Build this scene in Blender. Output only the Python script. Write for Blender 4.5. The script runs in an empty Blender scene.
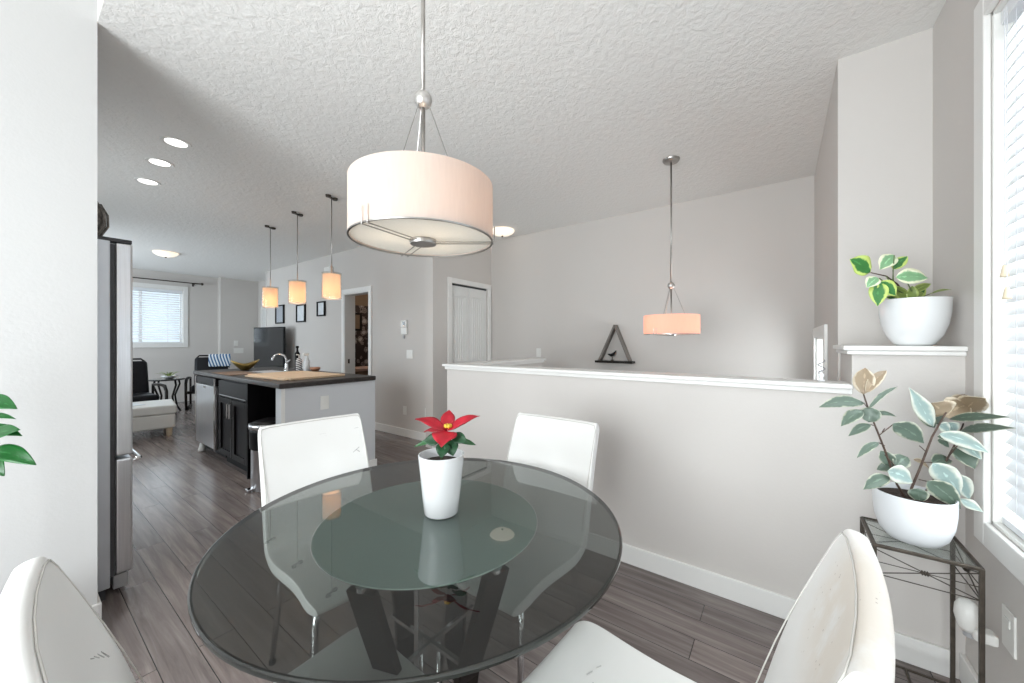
import bpy, math, random
from mathutils import Vector, Matrix
from math import pi, sin, cos, radians, sqrt, atan2, hypot
random.seed(11)
SC = bpy.context.scene
COL = SC.collection
F = 370.0; H = 1.28; TH = radians(36.0)
FW = Vector((cos(TH), sin(TH), 0)); RT = Vector((sin(TH), -cos(TH), 0)); UP = Vector((0, 0, 1))
CE = 2.715                                              # ceiling height

def at(px, py, D):                                      # a point of the place, D metres ahead of the camera
    return FW * D + RT * ((px - 512) / F * D) + UP * (H + (341.5 - py) / F * D)

# ------------------------------------------------------------------ materials
def new_mat(name):
    m = bpy.data.materials.new(name); m.use_nodes = True
    nt = m.node_tree
    return m, nt, nt.nodes['Principled BSDF']

def N(nt, typ, **kw):
    n = nt.nodes.new(typ)
    for k, v in kw.items():
        if k in n.inputs: n.inputs[k].default_value = v
        else: setattr(n, k, v)
    return n

def ramp(nt, fac, stops):
    r = nt.nodes.new('ShaderNodeValToRGB')
    e = r.color_ramp.elements
    while len(e) < len(stops): e.new(0.5)
    for k, (p, c) in enumerate(stops):
        e[k].position = p; e[k].color = (*c, 1) if len(c) == 3 else c
    nt.links.new(fac, r.inputs[0])
    return r.outputs[0]

def mat(name, col, rough=.5, metal=0, var=.04, scale=8, bump=0, bscale=60, coat=0, spec=.5, stretch=None):
    m, nt, b = new_mat(name)
    tc = N(nt, 'ShaderNodeTexCoord'); src = tc.outputs['Object']
    if stretch:
        mp = N(nt, 'ShaderNodeMapping'); mp.inputs['Scale'].default_value = stretch
        nt.links.new(src, mp.inputs[0]); src = mp.outputs[0]
    n = N(nt, 'ShaderNodeTexNoise', Scale=scale, Detail=3.0)
    nt.links.new(src, n.inputs['Vector'])
    lo = tuple(max(0, c * (1 - var)) for c in col); hi = tuple(min(1, c * (1 + var)) for c in col)
    nt.links.new(ramp(nt, n.outputs[0], [(.3, lo), (.7, hi)]), b.inputs['Base Color'])
    b.inputs['Roughness'].default_value = rough; b.inputs['Metallic'].default_value = metal
    b.inputs['Coat Weight'].default_value = coat
    b.inputs['Specular IOR Level'].default_value = spec
    if bump:
        n2 = N(nt, 'ShaderNodeTexNoise', Scale=bscale, Detail=4.0)
        nt.links.new(src, n2.inputs['Vector'])
        bp = N(nt, 'ShaderNodeBump', Strength=bump, Distance=.01)
        nt.links.new(n2.outputs[0], bp.inputs['Height']); nt.links.new(bp.outputs[0], b.inputs['Normal'])
    return m

M = {}
M['paint'] = mat('greige_paint', (.61, .578, .552), .75, var=.012, scale=1.5, bump=.06, bscale=90)
M['paint_white'] = mat('pale_paint', (.60, .595, .59), .7, var=.012, scale=1.5, bump=.06, bscale=90)
M['panel'] = mat('island_panel_paint', (.60, .61, .63), .6, var=.01, scale=2)
M['trim'] = mat('white_trim', (.80, .79, .77), .4, var=.01)
M['door'] = mat('white_door', (.76, .755, .74), .45, var=.01)
M['chrome'] = mat('chrome', (.78, .78, .79), .12, 1, var=.02)
M['nickel'] = mat('brushed_nickel', (.42, .40, .38), .32, 1, var=.05, scale=40)
M['satin'] = mat('satin_nickel', (.62, .60, .58), .38, 1, var=.03, scale=30)
M['steel'] = mat('stainless_steel', (.66, .67, .69), .28, 1, var=.06, scale=6, stretch=(40, 40, .6))
M['steel_side'] = mat('grey_fridge_side', (.62, .65, .69), .35, .55, var=.04)
M['steel_dark'] = mat('dark_gasket', (.05, .05, .055), .5)
M['black'] = mat('black_cabinet', (.008, .007, .008), .40, var=.1, spec=.14)
M['black_matte'] = mat('black_matte', (.010, .010, .011), .6, var=.1, spec=.2)
M['black_leather'] = mat('black_leather', (.008, .008, .010), .45, var=.2, scale=20, bump=.1, bscale=120, spec=.25)
M['blackwood'] = mat('black_brown_wood', (.012, .009, .007), .38, var=.3, scale=10, stretch=(1, 1, 12), spec=.25)
M['iron'] = mat('wrought_iron', (.075, .062, .050), .45, .6, var=.3, scale=30, bump=.15, bscale=80)
M['ceramic'] = mat('white_ceramic', (.80, .81, .82), .22, var=.015, coat=.3)
M['ceramic_matte'] = mat('matte_white_pot', (.76, .78, .80), .45, var=.015)
M['soil'] = mat('potting_soil', (.035, .022, .015), .95, var=.5, scale=80, bump=.8, bscale=90)
M['plastic'] = mat('white_plastic', (.78, .77, .74), .35, var=.01)
M['grey_plastic'] = mat('grey_plastic', (.35, .35, .36), .4)
M['stem'] = mat('brown_stem', (.075, .045, .032), .6, var=.3, scale=40)
M['greenstem'] = mat('green_stem', (.10, .14, .05), .55, var=.3, scale=40)
M['red'] = mat('red_bract', (.36, .005, .018), .5, var=.3, scale=25)
M['darkgreen'] = mat('dark_green_leaf', (.012, .06, .022), .45, var=.3, scale=25)
M['yellow'] = mat('yellow_cyathia', (.65, .42, .04), .5)
M['gold'] = mat('antique_gold_bowl', (.36, .25, .08), .32, .7, var=.2, scale=20)
M['bamboo'] = mat('bamboo_board', (.62, .46, .31), .5, var=.1, scale=6, stretch=(12, 1, 12))
M['offwhite_leather'] = mat('cream_leather_ottoman', (.66, .65, .62), .45, var=.03, bump=.05, bscale=60)
M['lightwood'] = mat('light_wood_foot', (.55, .45, .33), .5)
M['blind'] = mat('white_blind_slat', (.80, .82, .85), .4, var=.01)
M['cord'] = mat('pale_blind_cord', (.62, .63, .66), .8)
M['tassel'] = mat('pale_wood_tassel', (.72, .62, .46), .5)
M['bronze'] = mat('dark_bronze', (.07, .055, .045), .4, .8)
M['wicker'] = mat('grey_wicker', (.16, .145, .13), .8, var=.5, scale=60, bump=.6, bscale=60)
M['screen'] = mat('monitor_glass', (.012, .013, .015), .08, var=.02)
M['greige_wood'] = mat('weathered_shelf_wood', (.17, .15, .135), .6, var=.2)
M['tan'] = mat('tan_paint', (.26, .19, .135), .8, var=.05)

def leather_mat():
    m, nt, b = new_mat('white_chair_leather')
    tc = N(nt, 'ShaderNodeTexCoord')
    n = N(nt, 'ShaderNodeTexNoise', Scale=3.0, Detail=2.0); nt.links.new(tc.outputs['Object'], n.inputs['Vector'])
    c = ramp(nt, n.outputs[0], [(.35, (.745, .735, .715)), (.7, (.79, .785, .77))])
    nt.links.new(c, b.inputs['Base Color'])
    b.inputs['Roughness'].default_value = .42
    n2 = N(nt, 'ShaderNodeTexNoise', Scale=220.0, Detail=2.0); nt.links.new(tc.outputs['Object'], n2.inputs['Vector'])
    bp = N(nt, 'ShaderNodeBump', Strength=.06, Distance=.002)
    nt.links.new(n2.outputs[0], bp.inputs['Height']); nt.links.new(bp.outputs[0], b.inputs['Normal'])
    return m
M['leather'] = leather_mat()

def worn_leather():                                     # cream worn patch and pin holes along one side of the backrest
    m, nt, b = new_mat('worn_white_leather')
    tc = N(nt, 'ShaderNodeTexCoord')
    sp = N(nt, 'ShaderNodeSeparateXYZ'); nt.links.new(tc.outputs['Object'], sp.inputs[0])
    n = N(nt, 'ShaderNodeTexNoise', Scale=9.0, Detail=5.0, Roughness=.65); nt.links.new(tc.outputs['Object'], n.inputs['Vector'])
    # patch near v = -.05 .. -.19 , high on the back
    def lin(src, a, bb):
        r = N(nt, 'ShaderNodeMapRange'); r.interpolation_type = 'SMOOTHSTEP'
        r.inputs[1].default_value = a; r.inputs[2].default_value = bb
        nt.links.new(src, r.inputs[0]); return r.outputs[0]
    zc = lin(sp.outputs[2], .70, .86)
    yc = lin(sp.outputs[1], -.20, -.06)
    yd = lin(sp.outputs[1], .26, .20)
    def mul(a, bb):
        x = N(nt, 'ShaderNodeMath', operation='MULTIPLY'); nt.links.new(a, x.inputs[0]); nt.links.new(bb, x.inputs[1]); return x.outputs[0]
    mask = mul(mul(zc, yc), yd)
    nr = lin(n.outputs[0], .30, .55)
    mask = mul(mask, nr)
    mx = N(nt, 'ShaderNodeMix', data_type='RGBA')
    mx.inputs[6].default_value = (.765, .755, .735, 1); mx.inputs[7].default_value = (.69, .635, .57, 1)
    nt.links.new(mask, mx.inputs[0])
    v = N(nt, 'ShaderNodeTexVoronoi', Scale=62.0); nt.links.new(tc.outputs['Object'], v.inputs['Vector'])
    dots = lin(v.outputs['Distance'], .14, .08)
    n3 = N(nt, 'ShaderNodeTexNoise', Scale=14.0); nt.links.new(tc.outputs['Object'], n3.inputs['Vector'])
    dm = mul(mul(dots, lin(n3.outputs[0], .52, .56)), mul(zc, yc))
    mx2 = N(nt, 'ShaderNodeMix', data_type='RGBA')
    mx2.inputs[7].default_value = (.36, .31, .27, 1)
    nt.links.new(mx.outputs[2], mx2.inputs[6]); nt.links.new(dm, mx2.inputs[0])
    nt.links.new(mx2.outputs[2], b.inputs['Base Color'])
    b.inputs['Roughness'].default_value = .45
    return m
M['worn'] = worn_leather()
M['seam'] = mat('leather_seam', (.52, .50, .47), .6)

def floor_mat():
    m, nt, b = new_mat('grey_brown_laminate_planks')
    tc = N(nt, 'ShaderNodeTexCoord')
    mp = N(nt, 'ShaderNodeMapping'); mp.inputs['Rotation'].default_value = (0, 0, pi / 2); mp.inputs['Location'].default_value = (.3, .027, 0)
    nt.links.new(tc.outputs['Object'], mp.inputs[0])
    br = N(nt, 'ShaderNodeTexBrick', Scale=1.0)
    br.offset = .37; br.squash = 1.0
    br.inputs['Color1'].default_value = (.0, .0, .0, 1); br.inputs['Color2'].default_value = (1, 1, 1, 1)
    br.inputs['Mortar'].default_value = (0, 0, 0, 1)
    br.inputs['Mortar Size'].default_value = .0016; br.inputs['Mortar Smooth'].default_value = .1; br.inputs['Bias'].default_value = 0
    br.inputs['Brick Width'].default_value = 1.22; br.inputs['Row Height'].default_value = .127
    nt.links.new(mp.outputs[0], br.inputs['Vector'])
    # long streaky grain
    mg = N(nt, 'ShaderNodeMapping'); mg.inputs['Scale'].default_value = (24, 1.5, 1)
    nt.links.new(tc.outputs['Object'], mg.inputs[0])
    addv = N(nt, 'ShaderNodeVectorMath', operation='ADD')
    sc = N(nt, 'ShaderNodeVectorMath', operation='SCALE'); sc.inputs['Scale'].default_value = 7.0
    nt.links.new(br.outputs['Color'], sc.inputs[0]); nt.links.new(mg.outputs[0], addv.inputs[0]); nt.links.new(sc.outputs[0], addv.inputs[1])
    g = N(nt, 'ShaderNodeTexNoise', Scale=1.3, Detail=7.0, Roughness=.62, Distortion=.5); nt.links.new(addv.outputs[0], g.inputs['Vector'])
    gc = ramp(nt, g.outputs[0], [(.28, (.115, .093, .087)), (.5, (.190, .158, .148)), (.74, (.290, .250, .236))])
    tone = N(nt, 'ShaderNodeMix', data_type='RGBA', blend_type='MULTIPLY'); tone.inputs[0].default_value = 1
    nt.links.new(gc, tone.inputs[6])
    nt.links.new(ramp(nt, br.outputs['Color'], [(0, (.86, .86, .87)), (1, (1.1, 1.08, 1.07))]), tone.inputs[7])
    mo = N(nt, 'ShaderNodeMix', data_type='RGBA'); mo.inputs[7].default_value = (.012, .010, .010, 1)
    nt.links.new(br.outputs['Fac'], mo.inputs[0]); nt.links.new(tone.outputs[2], mo.inputs[6])
    nt.links.new(mo.outputs[2], b.inputs['Base Color'])
    b.inputs['Roughness'].default_value = .24
    bp = N(nt, 'ShaderNodeBump', Strength=.10, Distance=.004); bp.invert = True
    ad = N(nt, 'ShaderNodeMath', operation='MULTIPLY_ADD'); ad.inputs[1].default_value = .25
    nt.links.new(g.outputs[0], ad.inputs[0]); nt.links.new(br.outputs['Fac'], ad.inputs[2])
    nt.links.new(ad.outputs[0], bp.inputs['Height']); nt.links.new(bp.outputs[0], b.inputs['Normal'])
    return m
M['floor'] = floor_mat()

def ceil_mat():
    m, nt, b = new_mat('stippled_ceiling_texture')
    tc = N(nt, 'ShaderNodeTexCoord')
    n = N(nt, 'ShaderNodeTexNoise', Scale=26.0, Detail=5.0, Roughness=.62, Distortion=.5); nt.links.new(tc.outputs['Object'], n.inputs['Vector'])
    b.inputs['Base Color'].default_value = (.84, .83, .81, 1); b.inputs['Roughness'].default_value = .9
    r = ramp(nt, n.outputs[0], [(.34, (0, 0, 0)), (.66, (1, 1, 1))])
    bp = N(nt, 'ShaderNodeBump', Strength=.34, Distance=.010)
    nt.links.new(r, bp.inputs['Height']); nt.links.new(bp.outputs[0], b.inputs['Normal'])
    return m
M['ceiling'] = ceil_mat()

def counter_mat():
    m, nt, b = new_mat('dark_laminate_counter')
    tc = N(nt, 'ShaderNodeTexCoord')
    n = N(nt, 'ShaderNodeTexNoise', Scale=30.0, Detail=6.0); nt.links.new(tc.outputs['Object'], n.inputs['Vector'])
    nt.links.new(ramp(nt, n.outputs[0], [(.3, (.016, .013, .012)), (.7, (.042, .035, .032))]), b.inputs['Base Color'])
    b.inputs['Roughness'].default_value = .42
    return m
M['counter'] = counter_mat()

def glass_mat(name, tint, ior=1.5, frost=None, rough=0.0, fac=.5, gl=1.0):
    m, nt, b = new_mat(name); nt.nodes.remove(b)
    out = nt.nodes['Material Output']
    tr = N(nt, 'ShaderNodeBsdfTransparent'); tr.inputs[0].default_value = (*tint, 1)
    base = tr.outputs[0]
    if frost:
        d = N(nt, 'ShaderNodeBsdfDiffuse'); tc = N(nt, 'ShaderNodeTexCoord'); n = N(nt, 'ShaderNodeTexNoise', Scale=3.0)
        nt.links.new(tc.outputs['Object'], n.inputs['Vector'])
        nt.links.new(ramp(nt, n.outputs[0], [(.3, tuple(c * .97 for c in frost)), (.7, frost)]), d.inputs[0])
        mx = N(nt, 'ShaderNodeMixShader'); mx.inputs[0].default_value = fac
        nt.links.new(base, mx.inputs[1]); nt.links.new(d.outputs[0], mx.inputs[2]); base = mx.outputs[0]
    fr = N(nt, 'ShaderNodeFresnel', IOR=ior); ge = N(nt, 'ShaderNodeNewGeometry')
    io = N(nt, 'ShaderNodeMapRange'); io.inputs[3].default_value = ior; io.inputs[4].default_value = 1 / ior
    nt.links.new(ge.outputs['Backfacing'], io.inputs[0]); nt.links.new(io.outputs[0], fr.inputs['IOR'])
    g = N(nt, 'ShaderNodeBsdfGlossy'); g.inputs['Roughness'].default_value = rough; g.inputs[0].default_value = (gl, gl, gl, 1)
    m2 = N(nt, 'ShaderNodeMixShader')
    nt.links.new(fr.outputs[0], m2.inputs[0]); nt.links.new(base, m2.inputs[1]); nt.links.new(g.outputs[0], m2.inputs[2])
    nt.links.new(m2.outputs[0], out.inputs[0])
    return m
M['glass_tint'] = glass_mat('smoked_table_glass', (.34, .36, .35), 1.6)
M['glass_lower'] = glass_mat('smoked_glass_underside', (.72, .74, .73), 1.01)
M['glass_frost'] = glass_mat('frosted_green_glass', (.55, .62, .59), 1.25, frost=(.74, .92, .85), fac=.93)
M['glass_edge'] = mat('polished_dark_glass_edge', (.012, .016, .014), .06, var=.02, coat=1)
M['pane'] = glass_mat('clear_window_pane', (.96, .98, .98), 1.45)
M['shelf_glass'] = glass_mat('clear_shelf_glass', (.86, .90, .89), 1.5)
M['lamp_glass'] = glass_mat('clear_lamp_glass', (.97, .96, .94), 1.25)

def shade_mat(name, col, trans, emis, es):
    m, nt, b = new_mat(name); nt.nodes.remove(b); out = nt.nodes['Material Output']
    tc = N(nt, 'ShaderNodeTexCoord'); n = N(nt, 'ShaderNodeTexNoise', Scale=140.0, Detail=2.0)
    mp = N(nt, 'ShaderNodeMapping'); mp.inputs['Scale'].default_value = (1, 1, .12)
    nt.links.new(tc.outputs['Object'], mp.inputs[0]); nt.links.new(mp.outputs[0], n.inputs['Vector'])
    c = ramp(nt, n.outputs[0], [(.3, tuple(x * .93 for x in col)), (.7, col)])
    d = N(nt, 'ShaderNodeBsdfDiffuse'); t = N(nt, 'ShaderNodeBsdfTranslucent')
    nt.links.new(c, d.inputs[0]); t.inputs[0].default_value = (*trans, 1)
    a = N(nt, 'ShaderNodeMixShader'); a.inputs[0].default_value = .5
    nt.links.new(d.outputs[0], a.inputs[1]); nt.links.new(t.outputs[0], a.inputs[2])
    e = N(nt, 'ShaderNodeEmission', Strength=es); e.inputs[0].default_value = (*emis, 1)
    s = N(nt, 'ShaderNodeAddShader'); nt.links.new(a.outputs[0], s.inputs[0]); nt.links.new(e.outputs[0], s.inputs[1])
    nt.links.new(s.outputs[0], out.inputs[0])
    return m
M['shade_white'] = shade_mat('lit_white_drum_shade', (.76, .70, .66), (.75, .62, .53), (1, .82, .70), .02)
M['shade_peach'] = shade_mat('lit_peach_drum_shade', (.78, .60, .52), (.85, .50, .38), (1, .55, .42), .34)
M['diffuser'] = shade_mat('lit_white_diffuser', (.80, .80, .76), (.70, .70, .66), (1, .97, .92), .10)
M['shade_amber'] = shade_mat('lit_amber_shade', (.80, .68, .56), (.85, .66, .50), (1, .72, .50), .28)

def emit_mat(name, col, s):
    m, nt, b = new_mat(name)
    tc = N(nt, 'ShaderNodeTexCoord'); n = N(nt, 'ShaderNodeTexNoise', Scale=4.0); nt.links.new(tc.outputs['Object'], n.inputs['Vector'])
    b.inputs['Base Color'].default_value = (.8, .8, .8, 1)
    nt.links.new(ramp(nt, n.outputs[0], [(0, tuple(c * .97 for c in col)), (1, col)]), b.inputs['Emission Color'])
    b.inputs['Emission Strength'].default_value = s
    return m
M['led'] = emit_mat('lit_recessed_lens', (1, .98, .94), 3.0)
M['bowl_lit'] = emit_mat('lit_alabaster_bowl', (1, .82, .62), .95)

def leaf_mat(name, inner, outer, edge0=.62, edge1=.80, under=None, rough=.4, vein=None):
    """leaf colour across its width (uv.x 0..1 = midrib..margin) with streaky variegation"""
    m, nt, b = new_mat(name)
    uv = N(nt, 'ShaderNodeUVMap'); uv.uv_map = 'UVMap'
    sp = N(nt, 'ShaderNodeSeparateXYZ'); nt.links.new(uv.outputs[0], sp.inputs[0])
    a = N(nt, 'ShaderNodeMath', operation='SUBTRACT'); a.inputs[1].default_value = .5; nt.links.new(sp.outputs[0], a.inputs[0])
    ab = N(nt, 'ShaderNodeMath', operation='ABSOLUTE'); nt.links.new(a.outputs[0], ab.inputs[0])
    dd = N(nt, 'ShaderNodeMath', operation='MULTIPLY'); dd.inputs[1].default_value = 2; nt.links.new(ab.outputs[0], dd.inputs[0])
    tc = N(nt, 'ShaderNodeTexCoord')
    n = N(nt, 'ShaderNodeTexNoise', Scale=45.0, Detail=3.0); nt.links.new(tc.outputs['Object'], n.inputs['Vector'])
    s = N(nt, 'ShaderNodeMath', operation='MULTIPLY_ADD'); s.inputs[1].default_value = .7
    s2 = N(nt, 'ShaderNodeMath', operation='SUBTRACT'); s2.inputs[1].default_value = .35
    nt.links.new(n.outputs[0], s.inputs[0]); nt.links.new(dd.outputs[0], s.inputs[2]); nt.links.new(s.outputs[0], s2.inputs[0])
    stops = [(.0, tuple(min(1, c * 1.5 + .02) for c in inner)), (.05, inner), (edge0, tuple(c * 1.05 for c in inner)), (edge1, outer)]
    c = ramp(nt, s2.outputs[0], stops)
    if under:
        ge = N(nt, 'ShaderNodeNewGeometry'); mx = N(nt, 'ShaderNodeMix', data_type='RGBA')
        nt.links.new(ge.outputs['Backfacing'], mx.inputs[0]); nt.links.new(c, mx.inputs[6]); mx.inputs[7].default_value = (*under, 1); c = mx.outputs[2]
    nt.links.new(c, b.inputs['Base Color'])
    b.inputs['Roughness'].default_value = rough
    return m
M['leaf_rubber'] = leaf_mat('variegated_rubber_leaf', (.085, .125, .092), (.48, .49, .39), .78, .97)
M['leaf_pale'] = leaf_mat('pale_variegated_rubber_leaf', (.27, .36, .34), (.60, .62, .54), .45, .80)
M['leaf_brown'] = leaf_mat('tan_rubber_leaf_back', (.27, .205, .135), (.62, .54, .42), .72, .9)
M['leaf_pep'] = leaf_mat('lime_edged_leaf', (.035, .17, .035), (.50, .62, .16), .52, .64)
M['leaf_cream'] = leaf_mat('cream_edged_leaf', (.20, .38, .20), (.78, .80, .58), .55, .72)
M['leaf_green'] = leaf_mat('glossy_green_leaf', (.006, .075, .012), (.012, .12, .022), .7, .95, rough=.3)
M['leaf_olive'] = leaf_mat('olive_leaf', (.16, .22, .05), (.34, .42, .12), .6, .8)

def floral():
    m, nt, b = new_mat('dark_floral_wallpaper')
    tc = N(nt, 'ShaderNodeTexCoord')
    v = N(nt, 'ShaderNodeTexVoronoi', Scale=7.0); nt.links.new(tc.outputs['Object'], v.inputs['Vector'])
    n = N(nt, 'ShaderNodeTexNoise', Scale=22.0, Detail=4.0); nt.links.new(tc.outputs['Object'], n.inputs['Vector'])
    s = N(nt, 'ShaderNodeMath', operation='MULTIPLY_ADD'); s.inputs[1].default_value = .5
    nt.links.new(n.outputs[0], s.inputs[0]); nt.links.new(v.outputs['Distance'], s.inputs[2])
    nt.links.new(ramp(nt, s.outputs[0], [(.52, (.50, .47, .46)), (.60, (.10, .075, .07)), (.70, (.36, .32, .31)), (.76, (.045, .032, .032))]), b.inputs['Base Color'])
    b.inputs['Roughness'].default_value = .7
    return m
M['floral'] = floral()

def stripes(name, c1, c2, sc_, rot):
    m, nt, b = new_mat(name)
    tc = N(nt, 'ShaderNodeTexCoord'); mp = N(nt, 'ShaderNodeMapping'); mp.inputs['Rotation'].default_value = rot
    w = N(nt, 'ShaderNodeTexWave', Scale=sc_, Distortion=.6)
    nt.links.new(tc.outputs['Object'], mp.inputs[0]); nt.links.new(mp.outputs[0], w.inputs['Vector'])
    nt.links.new(ramp(nt, w.outputs[0], [(.45, c1), (.55, c2)]), b.inputs['Base Color'])
    b.inputs['Roughness'].default_value = .9
    return m
M['towel'] = stripes('blue_white_striped_cloth', (.05, .14, .30), (.75, .80, .85), 7.0, (0, radians(25), radians(35)))
M['art'] = stripes('grey_sketch_print', (.24, .26, .30), (.55, .58, .62), 9, (0, radians(70), .3))
M['paper'] = mat('pale_print', (.70, .73, .76), .6, var=.06, scale=12)
M['label'] = stripes('printed_bottle', (.72, .72, .72), (.10, .10, .12), 14, (.4, radians(60), .3))
M['scene_glass'] = mat('cloudy_soap_bottle', (.66, .70, .74), .2, var=.1, scale=30)
M['sign_wood'] = mat('rose_box', (.60, .42, .36), .6)

# ------------------------------------------------------------------ mesh builder
class MB:
    def __init__(s): s.v = []; s.f = []; s.uv = None; s.mi = []; s.cur = 0
    def add(s, vs, fs):
        o = len(s.v); s.v += [Vector(v) for v in vs]; s.f += [tuple(i + o for i in f) for f in fs]; s.mi += [s.cur] * len(fs); return s
    def box(s, a, b, rot=None, piv=None):
        (x0, y0, z0), (x1, y1, z1) = a, b
        vs = [Vector(p) for p in ((x0, y0, z0), (x1, y0, z0), (x1, y1, z0), (x0, y1, z0), (x0, y0, z1), (x1, y0, z1), (x1, y1, z1), (x0, y1, z1))]
        if rot is not None:
            c = Vector(piv) if piv is not None else sum(vs, Vector()) / 8
            vs = [c + rot @ (v - c) for v in vs]
        return s.add(vs, [(0, 3, 2, 1), (4, 5, 6, 7), (0, 1, 5, 4), (1, 2, 6, 5), (2, 3, 7, 6), (3, 0, 4, 7)])
    def tube(s, pts, r, n=10, closed=False):
        pts = [Vector(p) for p in pts]; rr = r if isinstance(r, (list, tuple)) else [r] * len(pts)
        k = len(pts); rings = []; up = None
        for i, p in enumerate(pts):
            if closed: t = (pts[(i + 1) % k] - pts[i - 1])
            else: t = (pts[min(i + 1, k - 1)] - pts[max(i - 1, 0)])
            t.normalize()
            if up is None:
                up = Vector((0, 0, 1)) if abs(t.z) < .9 else Vector((1, 0, 0))
            u = (up - t * up.dot(t)).normalized(); w = t.cross(u); up = u
            rings.append([p + (u * cos(2 * pi * j / n) + w * sin(2 * pi * j / n)) * rr[i] for j in range(n)])
        vs = [v for R in rings for v in R]; fs = []
        for i in range(k if closed else k - 1):
            a = i * n; b = ((i + 1) % k) * n
            for j in range(n):
                q = (j + 1) % n; fs.append((a + j, a + q, b + q, b + j))
        if not closed: fs += [tuple(range(n - 1, -1, -1)), tuple((k - 1) * n + j for j in range(n))]
        return s.add(vs, fs)
    def lathe(s, prof, n=32, c=(0, 0, 0), sx=1, sy=1, close=False):
        c = Vector(c); vs = []; fs = []; idx = []
        for r, z in prof:
            if r < 1e-6: idx.append([len(vs)]); vs.append(c + Vector((0, 0, z)))
            else:
                idx.append(list(range(len(vs), len(vs) + n)))
                vs += [c + Vector((cos(2 * pi * j / n) * r * sx, sin(2 * pi * j / n) * r * sy, z)) for j in range(n)]
        prs = list(zip(idx[:-1], idx[1:]))
        if close: prs.append((idx[-1], idx[0]))
        for a, b in prs:
            for j in range(n):
                q = (j + 1) % n
                if len(a) == 1 and len(b) == 1: continue
                if len(a) == 1: fs.append((a[0], b[q], b[j]))
                elif len(b) == 1: fs.append((a[j], a[q], b[0]))
                else: fs.append((a[j], a[q], b[q], b[j]))
        return s.add(vs, fs)
    def build(s, name, m, parent=None, smooth=False, bevel=0, subsurf=0, solid=0, seg=2, auto=None):
        me = bpy.data.meshes.new(name)
        me.from_pydata([tuple(v) for v in s.v], [], s.f)
        ms = m if isinstance(m, (list, tuple)) else [m]
        for x in ms: me.materials.append(x)
        for p, i in zip(me.polygons, s.mi): p.material_index = i
        if s.uv:
            l = me.uv_layers.new(name='UVMap')
            for p in me.polygons:
                for li in p.loop_indices: l.data[li].uv = s.uv[me.loops[li].vertex_index]
        import bmesh
        bm = bmesh.new(); bm.from_mesh(me)
        if not s.uv: bmesh.ops.recalc_face_normals(bm, faces=bm.faces)
        bm.to_mesh(me); bm.free()
        if smooth:
            for p in me.polygons: p.use_smooth = True
            if auto:
                try: me.set_sharp_from_angle(angle=radians(auto))
                except Exception: pass
        me.update()
        o = bpy.data.objects.new(name, me); COL.objects.link(o)
        if parent: o.parent = parent
        if solid:
            q = o.modifiers.new('thickness', 'SOLIDIFY'); q.thickness = solid; q.offset = 0
        if bevel:
            q = o.modifiers.new('bevel', 'BEVEL'); q.width = bevel; q.segments = seg; q.limit_method = 'ANGLE'; q.angle_limit = radians(40)
        if subsurf:
            q = o.modifiers.new('smooth', 'SUBSURF'); q.levels = subsurf; q.render_levels = subsurf
        return o

def thing(name, label, cat, loc=(0, 0, 0), rz=0, group=None):
    o = bpy.data.objects.new(name, None); COL.objects.link(o)
    o.location = loc; o.rotation_euler = (0, 0, rz); o.empty_display_size = .05
    o['label'] = label; o['category'] = cat
    if group: o['group'] = group
    return o
def tag(o, label, cat, group=None):
    o['label'] = label; o['category'] = cat
    if group: o['group'] = group
    return o
def struct(o): o['kind'] = 'structure'; return o
def sbox(name, m, *boxes, bevel=0):
    b = MB()
    for a, c in boxes: b.box(a, c)
    return struct(b.build(name, m, bevel=bevel))
def dup(o, loc=None, rz=None, label=None):
    r = o.copy(); COL.objects.link(r)
    if loc is not None: r.location = loc
    if rz is not None: r.rotation_euler = (0, 0, rz)
    if label: r['label'] = label
    for ch in list(o.children):
        c = ch.copy(); COL.objects.link(c); c.parent = r
        for g in list(ch.children):
            d = g.copy(); COL.objects.link(d); d.parent = c
    return r

# ------------------------------------------------------------------ the room
LOW = -1.45
sbox('floor', M['floor'], ((-1.7, -.6, -.12), (2.25, 10.42, 0)), ((2.25, 2.08, -.12), (5.2, 10.42, 0)))
sbox('floor_stairwell', M['floor'], ((2.25, -.3, LOW - .1), (4.2, 2.08, LOW)))
CH = 2.96                                               # the ceiling steps up over the left part of the dining room
sbox('ceiling', M['ceiling'], ((.25, -.7, CE), (5.2, 2.6, CE + .1)))
sbox('ceiling_kitchen', M['ceiling'], ((-1.75, 2.6, CE), (5.2, 10.45, CE + .1)))
sbox('ceiling_step', M['ceiling'], ((-1.75, -.7, CH), (.35, 2.7, CH + .1)), ((.25, -.7, CE + .1), (.35, 2.7, CH)))
# near wall on the left of the picture, plane y = 2.485
sbox('wall_left', M['paint_white'], ((-1.7, 2.485, 0), (.25, 2.60, CH)))
sbox('baseboard_left', M['trim'], ((-1.7, 2.470, 0), (.258, 2.485, .105)), ((.25, 2.470, 0), (.262, 2.60, .105)), bevel=.003)
# rear wall with an added patio window behind the camera for fill light
WX0, WX1 = -1.7, -1.6
sbox('wall_rear', M['paint'], ((WX0, -.7, 0), (WX1, -.2, CH)), ((WX0, 2.1, 0), (WX1, 2.6, CH)), ((WX0, -.2, 2.3), (WX1, 2.1, CH)), ((WX0, -.2, 0), (WX1, 2.1, .12)))
# window wall on the right, plane y = -.562
ox0, ox1, oz0, oz1 = .62, 1.915, .680, 2.36
wy0, wy1 = -.70, -.562
sbox('wall_right', M['paint'], ((-1.7, wy0, 0), (.25, wy1, CH)), ((.25, wy0, 0), (ox0, wy1, CE)), ((ox1, wy0, 0), (2.56, wy1, CE)),
     ((ox0, wy0, oz1), (ox1, wy1, CE)), ((ox0, wy0, 0), (ox1, wy1, oz0)))
sbox('baseboard_right', M['trim'], ((-1.6, -.562, 0), (2.13, -.547, .105)), bevel=.003)
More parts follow.
